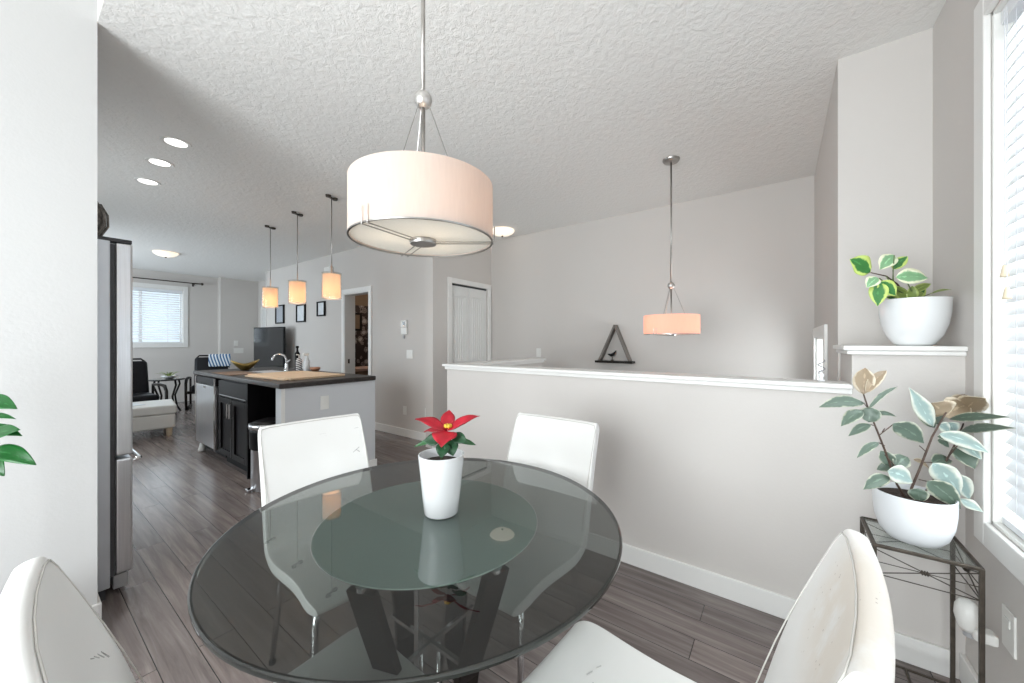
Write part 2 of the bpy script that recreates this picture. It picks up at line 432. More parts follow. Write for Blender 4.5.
# upper wall behind the shelf and the stairwell side wall
sbox('wall_shelf', M['paint'], ((2.50, -.70, LOW), (2.62, -.235, CE)))
sx0, sx1, sz0, sz1 = 3.07, 3.90, .35, 1.31
sbox('wall_stairwell', M['paint'], ((2.62, -.36, LOW), (sx0, -.235, CE)), ((sx1, -.36, LOW), (4.24, -.235, CE)),
     ((sx0, -.36, sz1), (sx1, -.235, CE)), ((sx0, -.36, LOW), (sx1, -.235, sz0)))
sbox('wall_stair_far', M['paint'], ((4.12, -.36, LOW), (4.24, 3.60, CE)))
# box the shelf cap sits on
sbox('wall_shelf_box', M['paint'], ((2.13, -.562, LOW), (2.50, -.245, 1.225)))
capb = MB().box((2.100, -.562, 1.243), (2.50, -.215, 1.262)).box((2.112, -.562, 1.225), (2.50, -.228, 1.243))
tag(struct(capb.build('trim_shelf_cap', M['trim'], bevel=.004)), 'white shelf cap', 'trim')
# half wall
sbox('wall_half', M['paint'], ((2.13, -.245, LOW), (2.25, 2.20, 1.06)), ((2.25, 2.08, LOW), (3.42, 2.20, 1.06)))
sbox('trim_half_wall_cap', M['trim'], ((2.100, -.245, 1.078), (2.280, 2.232, 1.098)), ((2.280, 2.05, 1.078), (3.45, 2.232, 1.098)),
     ((2.115, -.245, 1.055), (2.265, 2.216, 1.078)), ((2.265, 2.064, 1.055), (3.436, 2.216, 1.078)), bevel=.004)
sbox('baseboard_half_wall', M['trim'], ((2.115, -.53, 0), (2.13, 2.215, .105)), ((2.115, 2.20, 0), (3.42, 2.215, .105)), bevel=.003)
# thermostat wall, x = 3.19, with a doorway y 4.93..5.60
dy0, dy1, dz = 4.93, 5.60, 2.03
sbox('wall_corridor', M['paint'], ((3.19, 3.49, 0), (3.31, dy0, CE)), ((3.19, dy1, 0), (3.31, 8.55, CE)), ((3.19, dy0, dz), (3.31, dy1, CE)))
sbox('baseboard_corridor', M['trim'], ((3.175, 3.49, 0), (3.19, dy0 - .07, .105)), ((3.175, dy1 + .07, 0), (3.19, 8.55, .105)), bevel=.003)
sbox('trim_corridor_doorway', M['trim'],
     ((3.172, dy0 - .07, 0), (3.19, dy0, dz + .07)), ((3.172, dy1, 0), (3.19, dy1 + .07, dz + .07)), ((3.172, dy0, dz), (3.19, dy1, dz + .07)),
     ((3.18, dy0, 0), (3.33, dy0 + .015, dz)), ((3.18, dy1 - .015, 0), (3.36, dy1, dz)), ((3.18, dy0, dz - .015), (3.33, dy1, dz)), bevel=.003)
# closet wall, plane y = 3.45
cx0, cx1, cz = 3.32, 4.035, 2.02
sbox('wall_closet', M['paint'], ((3.02, 3.36, 0), (cx0, 3.49, CE)), ((cx1, 3.36, 0), (4.12, 3.49, CE)), ((cx0, 3.36, cz), (cx1, 3.49, CE)), ((cx0, 3.70, 0), (cx1, 3.78, CE)))
sbox('trim_closet', M['trim'], ((cx0 - .065, 3.342, 0), (cx0, 3.36, cz + .065)), ((cx1, 3.342, 0), (cx1 + .065, 3.36, cz + .065)), ((cx0, 3.342, cz), (cx1, 3.36, cz + .065)), bevel=.003)
sbox('baseboard_closet', M['trim'], ((3.005, 3.345, 0), (cx0 - .065, 3.36, .105)), ((cx1 + .065, 3.345, 0), (4.12, 3.36, .105)), bevel=.003)
# far living wall, step and entry niche
lx0, lx1, lz0, lz1 = .98, 2.26, 1.235, 2.37
sbox('wall_far', M['paint'], ((-.6, 10.3, 0), (lx0, 10.42, CE)), ((lx1, 10.3, 0), (2.86, 10.42, CE)), ((lx0, 10.3, lz1), (lx1, 10.42, CE)), ((lx0, 10.3, 0), (lx1, 10.42, lz0)))
sbox('wall_entry', M['paint'], ((2.86, 10.13, 0), (3.75, 10.42, CE)))
sbox('wall_entry_side', M['paint'], ((3.60, 8.55, 0), (3.72, 10.13, CE)), ((3.31, 8.43, 0), (3.72, 8.55, CE)))
sbox('trim_wall_end', M['trim'], ((3.178, 8.55, 0), (3.322, 8.565, CE)))
# kitchen / living left wall with two unseen windows added to light both rooms
sbox('wall_kitchen', M['paint'], ((-.62, 2.6, 0), (-.5, 3.8, CE)), ((-.62, 5.4, 0), (-.5, 7.2, CE)), ((-.62, 3.8, 2.1), (-.5, 5.4, CE)), ((-.62, 3.8, 0), (-.5, 5.4, .95)), ((-.62, 9.6, 0), (-.5, 10.42, CE)), ((-.62, 7.2, 2.35), (-.5, 9.6, CE)), ((-.62, 7.2, 0), (-.5, 9.6, .5)))
# small room beyond the doorway
sbox('wall_washroom', M['floral'], ((4.90, 4.3, 0), (5.0, 7.4, 2.05)))
sbox('wall_washroom_back', M['floral'], ((3.31, 7.3, 0), (4.9, 7.4, 2.05)))
sbox('wall_washroom_upper', M['tan'], ((4.90, 4.3, 2.05), (5.0, 7.4, CE)))
sbox('wall_washroom_side', M['tan'], ((3.31, 7.3, 2.05), (4.9, 7.4, CE)), ((3.31, 4.2, 0), (5.0, 4.3, CE)))

# ------------------------------------------------------------------ windows
def window(name, label, p0, p1, axis, inward, casing=.078, sill=True, mull=None):
    """p0,p1: opening corners on the room-side plane; axis 'x' or 'y' = direction along the wall"""
    (a0, z0), (a1, z1), pl = p0, p1, inward[0]; sg = inward[1]
    def bx(mb, u0, u1, v0, v1, d0, d1):
        d0, d1 = sorted((pl + sg * d0, pl + sg * d1))
        if axis == 'x': mb.box((u0, d0, v0), (u1, d1, v1))
        else: mb.box((d0, u0, v0), (d1, u1, v1))
    root = MB(); c = casing
    bx(root, a0 - c, a0, z0 - c, z1 + c, 0, .018); bx(root, a1, a1 + c, z0 - c, z1 + c, 0, .018)
    bx(root, a0, a1, z1, z1 + c, 0, .018); bx(root, a0, a1, z0 - c, z0, 0, .018)
    o = struct(root.build(name, M['trim'], bevel=.004))
    fr = MB(); w = .04
    bx(fr, a0, a0 + .012, z0, z1, -.10, 0); bx(fr, a1 - .012, a1, z0, z1, -.10, 0); bx(fr, a0, a1, z0, z0 + .012, -.10, 0); bx(fr, a0, a1, z1 - .012, z1, -.10, 0)
    bx(fr, a0, a0 + w, z0, z1, -.115, -.075); bx(fr, a1 - w, a1, z0, z1, -.115, -.075); bx(fr, a0, a1, z0, z0 + w, -.115, -.075); bx(fr, a0, a1, z1 - w, z1, -.115, -.075)
    for m_ in (mull or []): bx(fr, m_ - .025, m_ + .025, z0 + w, z1 - w, -.112, -.078)
    fr.build('window_frame', M['plastic'], o, bevel=.002)
    g = MB(); bx(g, a0 + w, a1 - w, z0 + w, z1 - w, -.098, -.092); g.build('pane', M['pane'], o)
    return o
window('window_1', '', (ox0, oz0), (ox1, oz1), 'x', (-.562, 1), mull=[1.22])
window('window_2', '', (sx0, sz0), (sx1, sz1), 'x', (-.235, 1))
window('window_3', '', (lx0, lz0), (lx1, lz1), 'x', (10.3, -1), mull=[1.62])
window('window_added_rear', '', (-.2, .12), (2.1, 2.3), 'y', (-1.6, 1), mull=[.95])  # made-up patio window behind the camera, lets fill light in
window('window_added_kitchen', '', (3.8, .95), (5.4, 2.1), 'y', (-.5, 1), mull=[4.6])  # unseen kitchen window, added to brighten the aisle and ceiling
window('window_added_living', '', (7.2, .5), (9.6, 2.35), 'y', (-.5, 1), mull=[8.4])  # unseen side window, added to brighten the living room

# venetian blinds
def blind(label, x0, x1, z0, z1, y, pitch, wid, tilt, cords, tassels=None, dirs=1):
    t = thing('venetian_blind', label, 'blind', ((x0 + x1) / 2, y, z1))
    L = (x1 - x0) / 2
    MB().box((-L, -.022, -.045), (L, .022, 0)).build('headrail', M['blind'], t, bevel=.002)
    n = int((z1 - z0 - .07) / pitch)
    sl = MB(); R = Matrix.Rotation(tilt, 3, 'X')
    for k in range(n):
        zc = -.06 - k * pitch
        sl.box((-L, -wid / 2, zc - .0013), (L, wid / 2, zc + .0013), rot=R)
    o = sl.build('slat', M['blind'], t)
    MB().box((-L, -.02, z0 - z1), (L, .02, z0 - z1 + .022)).build('bottom_rail', M['blind'], t, bevel=.003)
    for cx in cords:
        for sy in (-1, 1): MB().tube([(cx, sy * (wid / 2 * abs(cos(tilt)) + .002), -.03), (cx, sy * (wid / 2 * abs(cos(tilt)) + .002), z0 - z1 + .02)], .0012, 6).build('ladder_cord', M['cord'], t)
    for cx, zz in (tassels or []):
        MB().tube([(cx, .036 * dirs, -.04), (cx, .036 * dirs, zz)], .0012, 6).build('pull_cord', M['cord'], t)
        MB().lathe([(0, 0), (.004, 0), (.006, -.01), (.009, -.03), (.010, -.036), (0, -.038)], 12, (cx, .036 * dirs, zz)).build('tassel', M['tassel'], t, smooth=True)
    return t
bl = blind('white horizontal blind filling the tall window on the right', ox0 + .014, ox1 - .014, oz0 + .014, oz1 - .013, -.598, .041, .050, radians(-63),
      [.56, .46, -.3], [(.560, -.83), (.545, -.90)])
blind('white blind in the far living room window', lx0 + .014, lx1 - .014, lz0 + .014, lz1 - .013, 10.335, .048, .050, radians(28), [-.4, .4], dirs=-1)

# curtain rod
t = thing('curtain_rod', 'thin black curtain rod above the far living room window', 'curtain rod', (1.7, 10.22, 2.53))
MB().tube([(-.98, 0, 0), (.86, 0, 0)], .011).build('rod', M['bronze'], t, smooth=True)
for sx in (-.98, .86):
    MB().lathe([(0, -.03), (.02, -.02), (.024, 0), (.02, .02), (0, .03)], 12, (sx, 0, 0)).build('finial', M['bronze'], t, smooth=True)
for sx in (-.85, .72):
    MB().box((sx - .008, -.008, -.03), (sx + .008, .08, -.008)).box((sx - .014, .068, -.06), (sx + .014, .08, .01)).build('bracket', M['bronze'], t)

# ------------------------------------------------------------------ doors
def panel_door(name, W, Hh, loc, rz, panels, knob=None, m=M['door']):
    """door slab in its own xz plane, front towards -y"""
    b = MB().box((0, 0, 0), (W, .035, Hh))
    o = struct(b.build(name, m, bevel=.002)); o.location = loc; o.rotation_euler = (0, 0, rz)
    for (x0, x1, z0, z1) in panels:
        p = MB(); d = .018
        p.box((x0, -.006, z0), (x1, .002, z0 + d)).box((x0, -.006, z1 - d), (x1, .002, z1)).box((x0, -.006, z0), (x0 + d, .002, z1)).box((x1 - d, -.006, z0), (x1, .002, z1))
        p.box((x0 + .04, -.008, z0 + .04), (x1 - .04, .002, z1 - .04))
        p.build('door_panel', m, o, bevel=.004)
    if knob:
        kx, kz, kd = knob
        k = MB().lathe([(0, 0), (.026, 0), (.026, .008), (0, .010)], 16)
        k.v = [Vector((kx + v.x, -v.z, kz + v.y)) for v in k.v]
        k.tube([(kx, -.005, kz), (kx, -.05, kz), (kx + kd * .03, -.055, kz), (kx + kd * .11, -.055, kz)], .008, 8)
        k.build('door_handle', M['nickel'], o, smooth=True)
    return o
hw = (cx1 - cx0) / 2
for i in range(2):
    W = hw - .006
    panel_door('door_closet', W, cz - .03, (cx0 + .003 + i * hw, 3.385, .008), 0,
               [(.06, W / 2 - .012, 1.0, cz - .15), (W / 2 + .012, W - .06, 1.0, cz - .15), (.06, W / 2 - .012, .12, .88), (W / 2 + .012, W - .06, .12, .88)])
MB().box((cx0, 3.38, cz - .022), (cx1, 3.42, cz)).build('trim_closet_track', M['steel_dark'])['kind'] = 'structure'
# entry door in the niche, on the plane x = 3.60
o = panel_door('door_entry', .88, 2.0, (3.588, 9.86, .01), -pi / 2, [(.10, .40, 1.1, 1.85), (.48, .78, 1.1, 1.85), (.10, .40, .2, .95), (.48, .78, .2, .95)], (.07, 1.0, 1))
sbox('trim_entry_door', M['trim'], ((3.580, 9.865, 0), (3.60, 9.945, 2.09)), ((3.580, 8.90, 0), (3.60, 8.975, 2.09)), ((3.580, 8.975, 2.015), (3.60, 9.865, 2.09)), bevel=.003)
MB().box((3.235, dy1 - .017, .93), (3.265, dy1 - .0145, 1.00)).build('trim_strike_plate', M['bronze'])['kind'] = 'structure'

# ------------------------------------------------------------------ electrical plates
def plate(name, label, cat, loc, rz, w, h, kind, group=None):
    """a plate on a wall; local +x is out of the wall"""
    t = thing(name, label, cat, loc, rz, group)
    MB().box((0, -w / 2, -h / 2), (.006, w / 2, h / 2)).build('face_plate', M['plastic'], t, bevel=.002)
    if kind == 'outlet':
        for s in (-1, 1):
            MB().box((.005, -.015, s * .022 - .014), (.009, .015, s * .022 + .014)).build('socket', M['plastic'], t, bevel=.003)
    else:
        n = max(1, round(w / .05) - 1) if w > .08 else 1
        for k in range(n):
            y = (k - (n - 1) / 2) * .046
            MB().box((.005, y - .016, -.033), (.010, y + .016, .033)).build('rocker', M['plastic'], t, bevel=.002)
    return t
plate('light_switch', 'wide white double light switch plate below the thermostat', 'switch', (3.189, 4.00, 1.11), pi, .125, .115, 'switch')
plate('wall_outlet', 'white outlet low on the grey wall, nearer the doorway', 'outlet', (3.189, 4.10, .35), pi, .07, .115, 'outlet')
plate('wall_outlet', 'white outlet low on the grey wall, nearer the closet corner', 'outlet', (3.189, 3.66, .37), pi, .07, .115, 'outlet')
plate('wall_outlet', 'white outlet on the pale end panel of the kitchen island', 'outlet', (1.69, 3.299, .735), -pi / 2, .075, .12, 'outlet')
plate('light_switch', 'small white switch plate on the stairwell wall above the low wall end', 'switch', (4.119, 2.56, 1.135), pi, .07, .115, 'switch')
plate('light_switch', 'single white switch on the far entry wall', 'switch', (3.15, 10.129, 1.24), -pi / 2, .08, .12, 'switch')
plate('light_switch', 'wide white switch plate below the single one on the far entry wall', 'switch', (3.20, 10.129, 1.07), -pi / 2, .19, .12, 'switch')

t = thing('thermostat', 'white wall thermostat of two stacked boxes with a small dark display', 'thermostat', (3.189, 4.10, 1.47), pi)
MB().box((0, -.06, .005), (.028, .06, .095)).build('body', M['plastic'], t, bevel=.004)
MB().box((.027, -.02, .025), (.031, .030, .075)).build('display', M['screen'], t)
MB().box((0, -.06, -.095), (.024, .06, -.003)).build('lower_box', M['plastic'], t, bevel=.004)
MB().box((0, -.03, -.15), (.016, .0, -.105)).build('sensor', M['grey_plastic'], t, bevel=.003)

t = thing('door_chime', 'white square door chime high on the grey wall behind the nearest pendant', 'door chime', (3.189, 6.05, 2.42), pi)
MB().box((0, -.10, -.09), (.05, .10, .09)).build('cover', M['plastic'], t, bevel=.006)
MB().box((.049, -.07, -.06), (.053, .07, -.05)).box((.049, -.07, -.035), (.053, .07, -.025)).build('grille', M['grey_plastic'], t)

# night light / air freshener plugged in under the window
t = thing('wall_outlet', 'white outlet plate under the right window with a plug in it', 'outlet', (1.790, -.562, .405), pi / 2)
MB().box((0, -.038, -.062), (.006, .038, .062)).build('face_plate', M['plastic'], t, bevel=.002)
MB().box((.005, -.016, .010), (.009, .016, .036)).build('socket', M['plastic'], t, bevel=.002)
t = thing('air_freshener', 'white plug-in air freshener on the outlet behind the iron plant stand', 'air freshener', (1.79, -.538, .39))
b = MB().lathe([(0, -.045), (.018, -.043), (.026, -.03), (.034, 0), (.032, .03), (.020, .05), (0, .055)], 20, (.025, .055, .01), 1, .85)
b.build('cap', M['plastic'], t, smooth=True)
MB().box((-.012, .0, -.045), (.035, .05, -.012)).build('plug', M['plastic'], t, bevel=.008, seg=3)
MB().lathe([(0, 0), (.014, 0), (.014, .03), (.010, .034), (0, .034)], 14, (.028, .05, -.052)).build('oil_bottle', M['grey_plastic'], t, smooth=True, auto=40)

# ------------------------------------------------------------------ frames on the grey wall
def frame(label, y0, y1, z0, z1, art, mw=.022):
    t = thing('picture_frame', label, 'picture frame', (3.189, (y0 + y1) / 2, (z0 + z1) / 2), pi, 'small frames on the grey wall')
    a, b_ = abs(y1 - y0) / 2, (z1 - z0) / 2
    MB().box((0, -a, -b_), (.03, a, -b_ + mw)).box((0, -a, b_ - mw), (.03, a, b_)).box((0, -a, -b_), (.03, -a + mw, b_)).box((0, a - mw, -b_), (.03, a, b_)).build('moulding', M['black_matte'], t, bevel=.002)
    MB().box((0, -a + mw, -b_ + mw), (.012, a - mw, b_ - mw)).build('print', art, t)
    return t
frame('black framed grey print, farthest from the doorway of the three', 7.72, 8.08, 1.63, 1.99, M['art'])
frame('black framed pale certificate, middle of the three on the grey wall', 6.87, 7.20, 1.63, 1.95, M['paper'])
frame('small black framed pale print, nearest the doorway of the three', 6.18, 6.44, 1.71, 1.96, M['paper'])
t = thing('picture_frame', 'dark framed picture on the floral wallpaper in the washroom', 'picture frame', (4.36, 7.299, 1.70), -pi / 2)
MB().box((0, -.17, -.19), (.03, .17, -.15)).box((0, -.17, .15), (.03, .17, .19)).box((0, -.17, -.15), (.03, -.13, .15)).box((0, .13, -.15), (.03, .17, .15)).build('moulding', M['black_matte'], t)
MB().box((0, -.13, -.15), (.012, .13, .15)).build('print', M['tan'], t)
t = thing('vanity', 'pinkish vanity top just inside the washroom doorway', 'vanity', (3.98, 6.30, 0))
MB().box((-.3, -.25, .06), (.3, .25, .75)).box((-.26, -.22, 0), (.26, .22, .06)).build('cabinet', M['tan'], t, bevel=.004)
MB().box((-.33, -.28, .75), (.33, .28, .80)).build('counter', M['sign_wood'], t, bevel=.008)

# ------------------------------------------------------------------ dining chairs
def rowprof():
    # (x, z, half width) along the centre line, front edge of the seat to the top of the back
    return [(.292, .440, .185), (.270, .452, .199), (.235, .458, .206), (.14, .455, .198), (.04, .447, .203), (-.05, .443, .216), (-.120, .447, .218),
            (-.160, .468, .218), (-.180, .512, .218), (-.200, .580, .217), (-.225, .66, .216), (-.254, .74, .215), (-.286, .82, .213), (-.313, .885, .211), (-.326, .915, .208), (-.329, .925, .201)]
def chair_shell():
    P = rowprof(); T = .021
    us = [-1, -.985, -.92, -.6, -.2, .2, .6, .92, .985, 1]
    rings = []
    for i, (x, z, w) in enumerate(P):
        a = P[max(i - 1, 0)]; c = P[min(i + 1, len(P) - 1)]
        tx, tz = c[0] - a[0], c[1] - a[1]; l = hypot(tx, tz); tx /= l; tz /= l
        nx, nz = tz, -tx                                      # towards the sitter / up for the seat
        if nx * .5 + nz < 0: nx, nz = -nx, -nz
        if z < .5: nx, nz = (-tz, tx) if tx > 0 else (tz, -tx)
        if tz > .5: nx, nz = abs(tz), abs(tx)
        elif nz < 0: nx, nz = -nx, -nz
        back = max(0, (z - .5) / .42); dish = .014 * min(1, back * 1.6)
        taper = T if 1 < i < len(P) - 2 else (T * .62 if i in (0, len(P) - 1) else T * .92)
        top = [Vector((x + nx * taper + dish * (u * u), u * w, z + nz * taper - .006 * (1 - u * u) * (1 - min(1, back)))) for u in us]
        bot = [Vector((x - nx * taper + dish * (u * u), u * w, z - nz * taper)) for u in reversed(us)]
        mid1 = [Vector((x + dish, w * 1.004, z))]; mid0 = [Vector((x + dish, -w * 1.004, z))]
        rings.append(top + mid1 + bot + mid0)
    return rings
def ring_mesh(rings, cap0, cap1):
    n = len(rings[0]); vs = [v for r in rings for v in r]; fs = []
    for i in range(len(rings) - 1):
        for j in range(n):
            q = (j + 1) % n; fs.append((i * n + j, i * n + q, (i + 1) * n + q, (i + 1) * n + j))
    def cap(base, flip):
        h = (n - 2) // 2
        top = [base + k for k in range(h)]; bot = [base + h + 1 + k for k in range(h)][::-1]; m1 = base + h; m0 = base + n - 1
        # quads between top and bottom rows, with mid points at the ends
        for k in range(h - 1):
            f = (top[k], top[k + 1], bot[k + 1], bot[k]); fs.append(f if not flip else f[::-1])
        f = (top[-1], m1, bot[-1]); fs.append(f if not flip else f[::-1])
        f = (top[0], bot[0], m0); fs.append(f if not flip else f[::-1])
    if cap0: cap(0, False)
    if cap1: cap((len(rings) - 1) * n, True)
    b = MB(); b.add(vs, fs); return b
RG = chair_shell(); SPLIT = 7
def make_chair(label, loc, rz, worn=False):
    t = thing('dining_chair', label, 'chair', loc, rz, 'white dining chairs around the glass table')
    ring_mesh(RG[:SPLIT + 1], True, False).build('seat', M['leather'], t, smooth=True, subsurf=2)
    bk = ring_mesh(RG[SPLIT:], False, True).build('backrest', M['worn'] if worn else M['leather'], t, smooth=True, subsurf=2)
    P = rowprof()
    def fp(v, z):
        for a, c in zip(P[7:-1], P[8:]):
            if a[1] <= z <= c[1]:
                k = (z - a[1]) / (c[1] - a[1]); x = a[0] + (c[0] - a[0]) * k
                tx, tz = c[0] - a[0], c[1] - a[1]; l = hypot(tx, tz)
                return (x + .0205 * tz / l + .014 * (v / .21) ** 2, v, z - .0205 * tx / l * 1)
        return (x, v, z)
    zs = [.52, .58, .64, .70, .76, .82, .86, .89]
    pts = [fp(-.208, z) for z in zs] + [fp(-.201, .908)] + [fp(v, .912) for v in (-.17, -.08, 0, .08, .17)] + [fp(.201, .908)] + [fp(.208, z) for z in reversed(zs)]
    MB().tube(pts, .0014, 6).build('seam', M['seam'], bk, smooth=True)
    fr = MB()
    fr.tube([(.20, -.15, .412), (.20, .15, .412), (-.15, .15, .400), (-.15, -.15, .400)], .010, 8, closed=True)
    fr.build('seat_frame', M['chrome'], t, smooth=True)
    for sx, sy in ((1, 1), (1, -1), (-1, 1), (-1, -1)):
        x0 = .20 if sx > 0 else -.15
        l = MB().tube([(x0, sy * .15, .410), (x0 + sx * .012, sy * .165, .36), (x0 + sx * .05, sy * .185, .012)], [.012, .012, .010], 10)
        lo = l.build('leg', M['chrome'], t, smooth=True)
        MB().lathe([(0, 0), (.013, 0), (.013, .014), (.010, .02), (0, .02)], 12, (x0 + sx * .051, sy * .1855, 0)).build('foot_cap', M['black_matte'], lo, smooth=True, auto=40)
    return t
cA = make_chair('white leather dining chair at the table, in front of the kitchen island', (.788, 1.413, 0), radians(-97.5))
cB = make_chair('white leather dining chair on the far side of the table, against the low wall', (1.208, .850, 0), radians(180))
cE = make_chair('white leather dining chair at the lower right with a worn cream patch on its back', (.768, .215, 0), radians(84.5), True)
cD = make_chair('white leather dining chair cut off at the lower left corner', (.330, .775, 0), radians(-2))
# scuffs: small abrasions lying on the leather
def scuff(parent, pts, w, m):
    b = MB(); b.tube(pts, w, 5); b.build('scuff', m, parent)
M['scuff'] = mat('leather_scuff', (.42, .41, .40), .8, var=.3, scale=90)
def back_pt(v, z, off=.0215):
    P = rowprof()
    for a, c in zip(P[8:-1], P[9:]):
        if a[1] <= z <= c[1]:
            k = (z - a[1]) / (c[1] - a[1]); x = a[0] + (c[0] - a[0]) * k
            return (x + off + .014 * (v / .21) ** 2, v, z)
    return (-.30, v, z)
bkA = [c for c in cA.children if c.name.startswith('backrest')][0]
for (v, z, dv, dz_) in ((.055, .872, .010, -.022), (.035, .868, .010, -.02), (.045, .86, -.03, .0), (.170, .862, .022, .002), (.150, .760, .03, .018), (.165, .770, .014, -.012)):
    scuff(bkA, [back_pt(v, z), back_pt(v + dv, z + dz_)], .0016, M['scuff'])
stE = [c for c in cE.children if c.name.startswith('seat') and 'frame' not in c.name][0]
for k in range(8):
    x = .155 + .010 * sin(k * 2.1); y = -.09 + k * .027
    scuff(stE, [(x, y, .4755), (x + .006, y + .012 + .006 * (k % 3), .4757)], .0013, M['scuff'])
for k in range(3):
    scuff(stE, [(.06 + k * .012, -.10 + k * .05, .4695), (.07 + k * .012, -.08 + k * .05, .4698)], .0012, M['scuff'])
stD = [c for c in cD.children if c.name.startswith('backrest')][0]
for k in range(4):
    scuff(stD, [back_pt(.06 + .02 * k, .80 - .01 * k), back_pt(.075 + .02 * k, .79 - .014 * k)], .0016, M['scuff'])

# ------------------------------------------------------------------ glass table
TX, TY, TR, TZ = .770, .865, .561, .75
t = thing('dining_table', 'round smoked glass dining table with a frosted green centre', 'table', (TX, TY, 0))
top = MB(); n = 96
top.lathe([(0, TZ), (TR - .004, TZ)], n)
top.build('glass_top', M['glass_tint'], t)
rim = MB().lathe([(TR - .004, TZ), (TR - .0005, TZ - .002), (TR, TZ - .006), (TR - .0005, TZ - .010), (TR - .004, TZ - .012), (TR - .008, TZ - .012), (TR - .008, TZ - .0005)], n, close=True)
rim.build('glass_rim', M['glass_edge'], t, smooth=True, auto=50)
MB().lathe([(.325, TZ - .012), (TR - .007, TZ - .012)], n).build('glass_underside', M['glass_lower'], t)
MB().lathe([(0, TZ - .011), (.322, TZ - .011), (.322, TZ - .015), (0, TZ - .015)], n).build('frosted_disc', M['glass_frost'], t)
for ang, A in ((0, 20), (90, 77), (180, -160), (270, -103)):
    A = radians(A); d = Vector((cos(A), sin(A), 0)); q = Vector((-sin(A), cos(A), 0))
    prof = [(.318, .725), (.280, .62), (.235, .50), (.190, .38), (.172, .28), (.182, .17), (.215, .07), (.262, 0)]
    b = MB(); hw_ = .036; th = .011
    vs = []; fs = []
    for (r, z) in prof:
        for s1, s2 in ((-1, -1), (1, -1), (1, 1), (-1, 1)): vs.append(d * (r + s2 * th) + q * (s1 * hw_) + Vector((0, 0, z)))
    for i in range(len(prof) - 1):
        for j in range(4):
            k = (j + 1) % 4; fs.append((i * 4 + j, i * 4 + k, i * 4 + 4 + k, i * 4 + 4 + j))
    fs += [(0, 1, 2, 3), tuple(len(vs) - 4 + j for j in (3, 2, 1, 0))]
    b.add(vs, fs); b.build('leg', M['blackwood'], t, bevel=.003)
    MB().lathe([(0, .725), (.018, .725), (.018, TZ - .0155), (0, TZ - .0155)], 16, d * .312).build('glass_pad', M['chrome'], t, smooth=True, auto=40)
    A = radians(ang); c = MB(); c.box((.0, -.006, -.006), (.19, .006, .006)); c.v = [Vector((v.x * cos(A) - v.y * sin(A), v.x * sin(A) + v.y * cos(A), v.z + .36)) for v in c.v]
    c.build('cross_bar', M['chrome'], t)
MB().box((-.035, .018, 0), (-.015, .038, TZ - .016)).build('upright', M['chrome'], t, bevel=.002)
MB().tube([(.013, -.018, 0), (.013, -.018, .36)], .006, 10).build('lower_rod', M['chrome'], t, smooth=True)

# ------------------------------------------------------------------ leaves
def leaf(base, tip, width, m, name='leaf', parent=None, facing=None, droop=0.0, cup=.15, shape='oval', origin=Vector((0, 0, 0))):
    base = Vector(base) - origin; tip = Vector(tip) - origin
    ax = tip - base; L = ax.length; ax.normalize()
    fc = Vector(facing) if facing is not None else -FW + UP * .5
    side = ax.cross(fc).normalized(); nr = side.cross(ax).normalized()
    n = 12; b = MB(); b.uv = []; vs = []; fs = []
    K = 6
    for i in range(n + 1):
        s = i / n
        if shape == 'oval': w = (sin(pi * min(1, s * 1.02) ** .85) ** .75) if 0 < s < 1 else 0
        elif shape == 'round': w = sqrt(max(0, 1 - (2 * s - 1) ** 2)) if 0 < s < 1 else 0
        elif shape == 'poin': w = (sin(pi * s ** .8) ** 1.1) if 0 < s < 1 else 0
        else: w = sin(pi * s)
        w = max(w, .03) * width / 2
        c = base + ax * (L * s) + UP * (droop * L * (sin(pi * s) * .9)) + nr * (0)
        for k in range(K + 1):
            u = -1 + 2 * k / K
            wob = .03 * width * sin(s * 13 + u * 2)
            vs.append(c + side * (u * w) + nr * (cup * w * abs(u) ** 1.3 + wob * abs(u)))
            b.uv.append((.5 + u / 2, s))
    for i in range(n):
        for k in range(K):
            a = i * (K + 1) + k; fs.append((a, a + 1, a + K + 2, a + K + 1))
    b.add(vs, fs)
    o = b.build(name, m, parent, smooth=True, solid=.0012)
    return o

# rubber plant on the iron stand
def rz_pt(px, py, D, o): return at(px, py, D) - o
PO = Vector((1.832, -.366, .6015))
t = thing('rubber_plant', 'variegated rubber plant in a round white pot on the iron stand', 'potted plant', PO)
pr = [(0, 0), (.048, 0), (.066, .006), (.083, .028), (.095, .065), (.100, .11), (.101, .160), (.0975, .162), (.095, .155), (.092, .14), (0, .138)]
MB().lathe(pr, 40).build('pot', M['ceramic_matte'], t, smooth=True, auto=60)
MB().lathe([(0, .150), (.05, .148), (.093, .142)], 24).build('soil', M['soil'], t, smooth=True)
def zpx(p): return (810 + p[0] / 4.019, 350 + p[1] / 4.019)
DP = 1.262
def stem(pts, r0, r1, dd, parent, m, D0=DP, conv=zpx, o=PO):
    P = []
    k = len(pts)
    for i, p in enumerate(pts):
        x, y = conv(p); P.append(at(x, y, D0 + dd * i / (k - 1)) - o)
    MB().tube(P, [r0 + (r1 - r0) * i / (k - 1) for i in range(k)], 8).build('stem', m, parent, smooth=True)
stem([(385, 600), (350, 540), (300, 400), (262, 305), (236, 240), (215, 178)], .0038, .0022, .02, t, M['stem'])
stem([(404, 590), (408, 555), (440, 480), (490, 350), (530, 280), (548, 250)], .0042, .0022, -.03, t, M['stem'])
stem([(455, 600), (460, 575), (540, 460), (590, 365), (617, 295)], .0038, .0022, .06, t, M['stem'])
g_, b_, c_ = M['leaf_rubber'], M['leaf_brown'], M['leaf_pale']
def pin(p, D):                                          # keep leaves on the room side of the window wall
    a = (p[0] - 512) / F; k = sin(TH) - a * cos(TH)
    return min(D, -.53 / k) if k < 0 else D
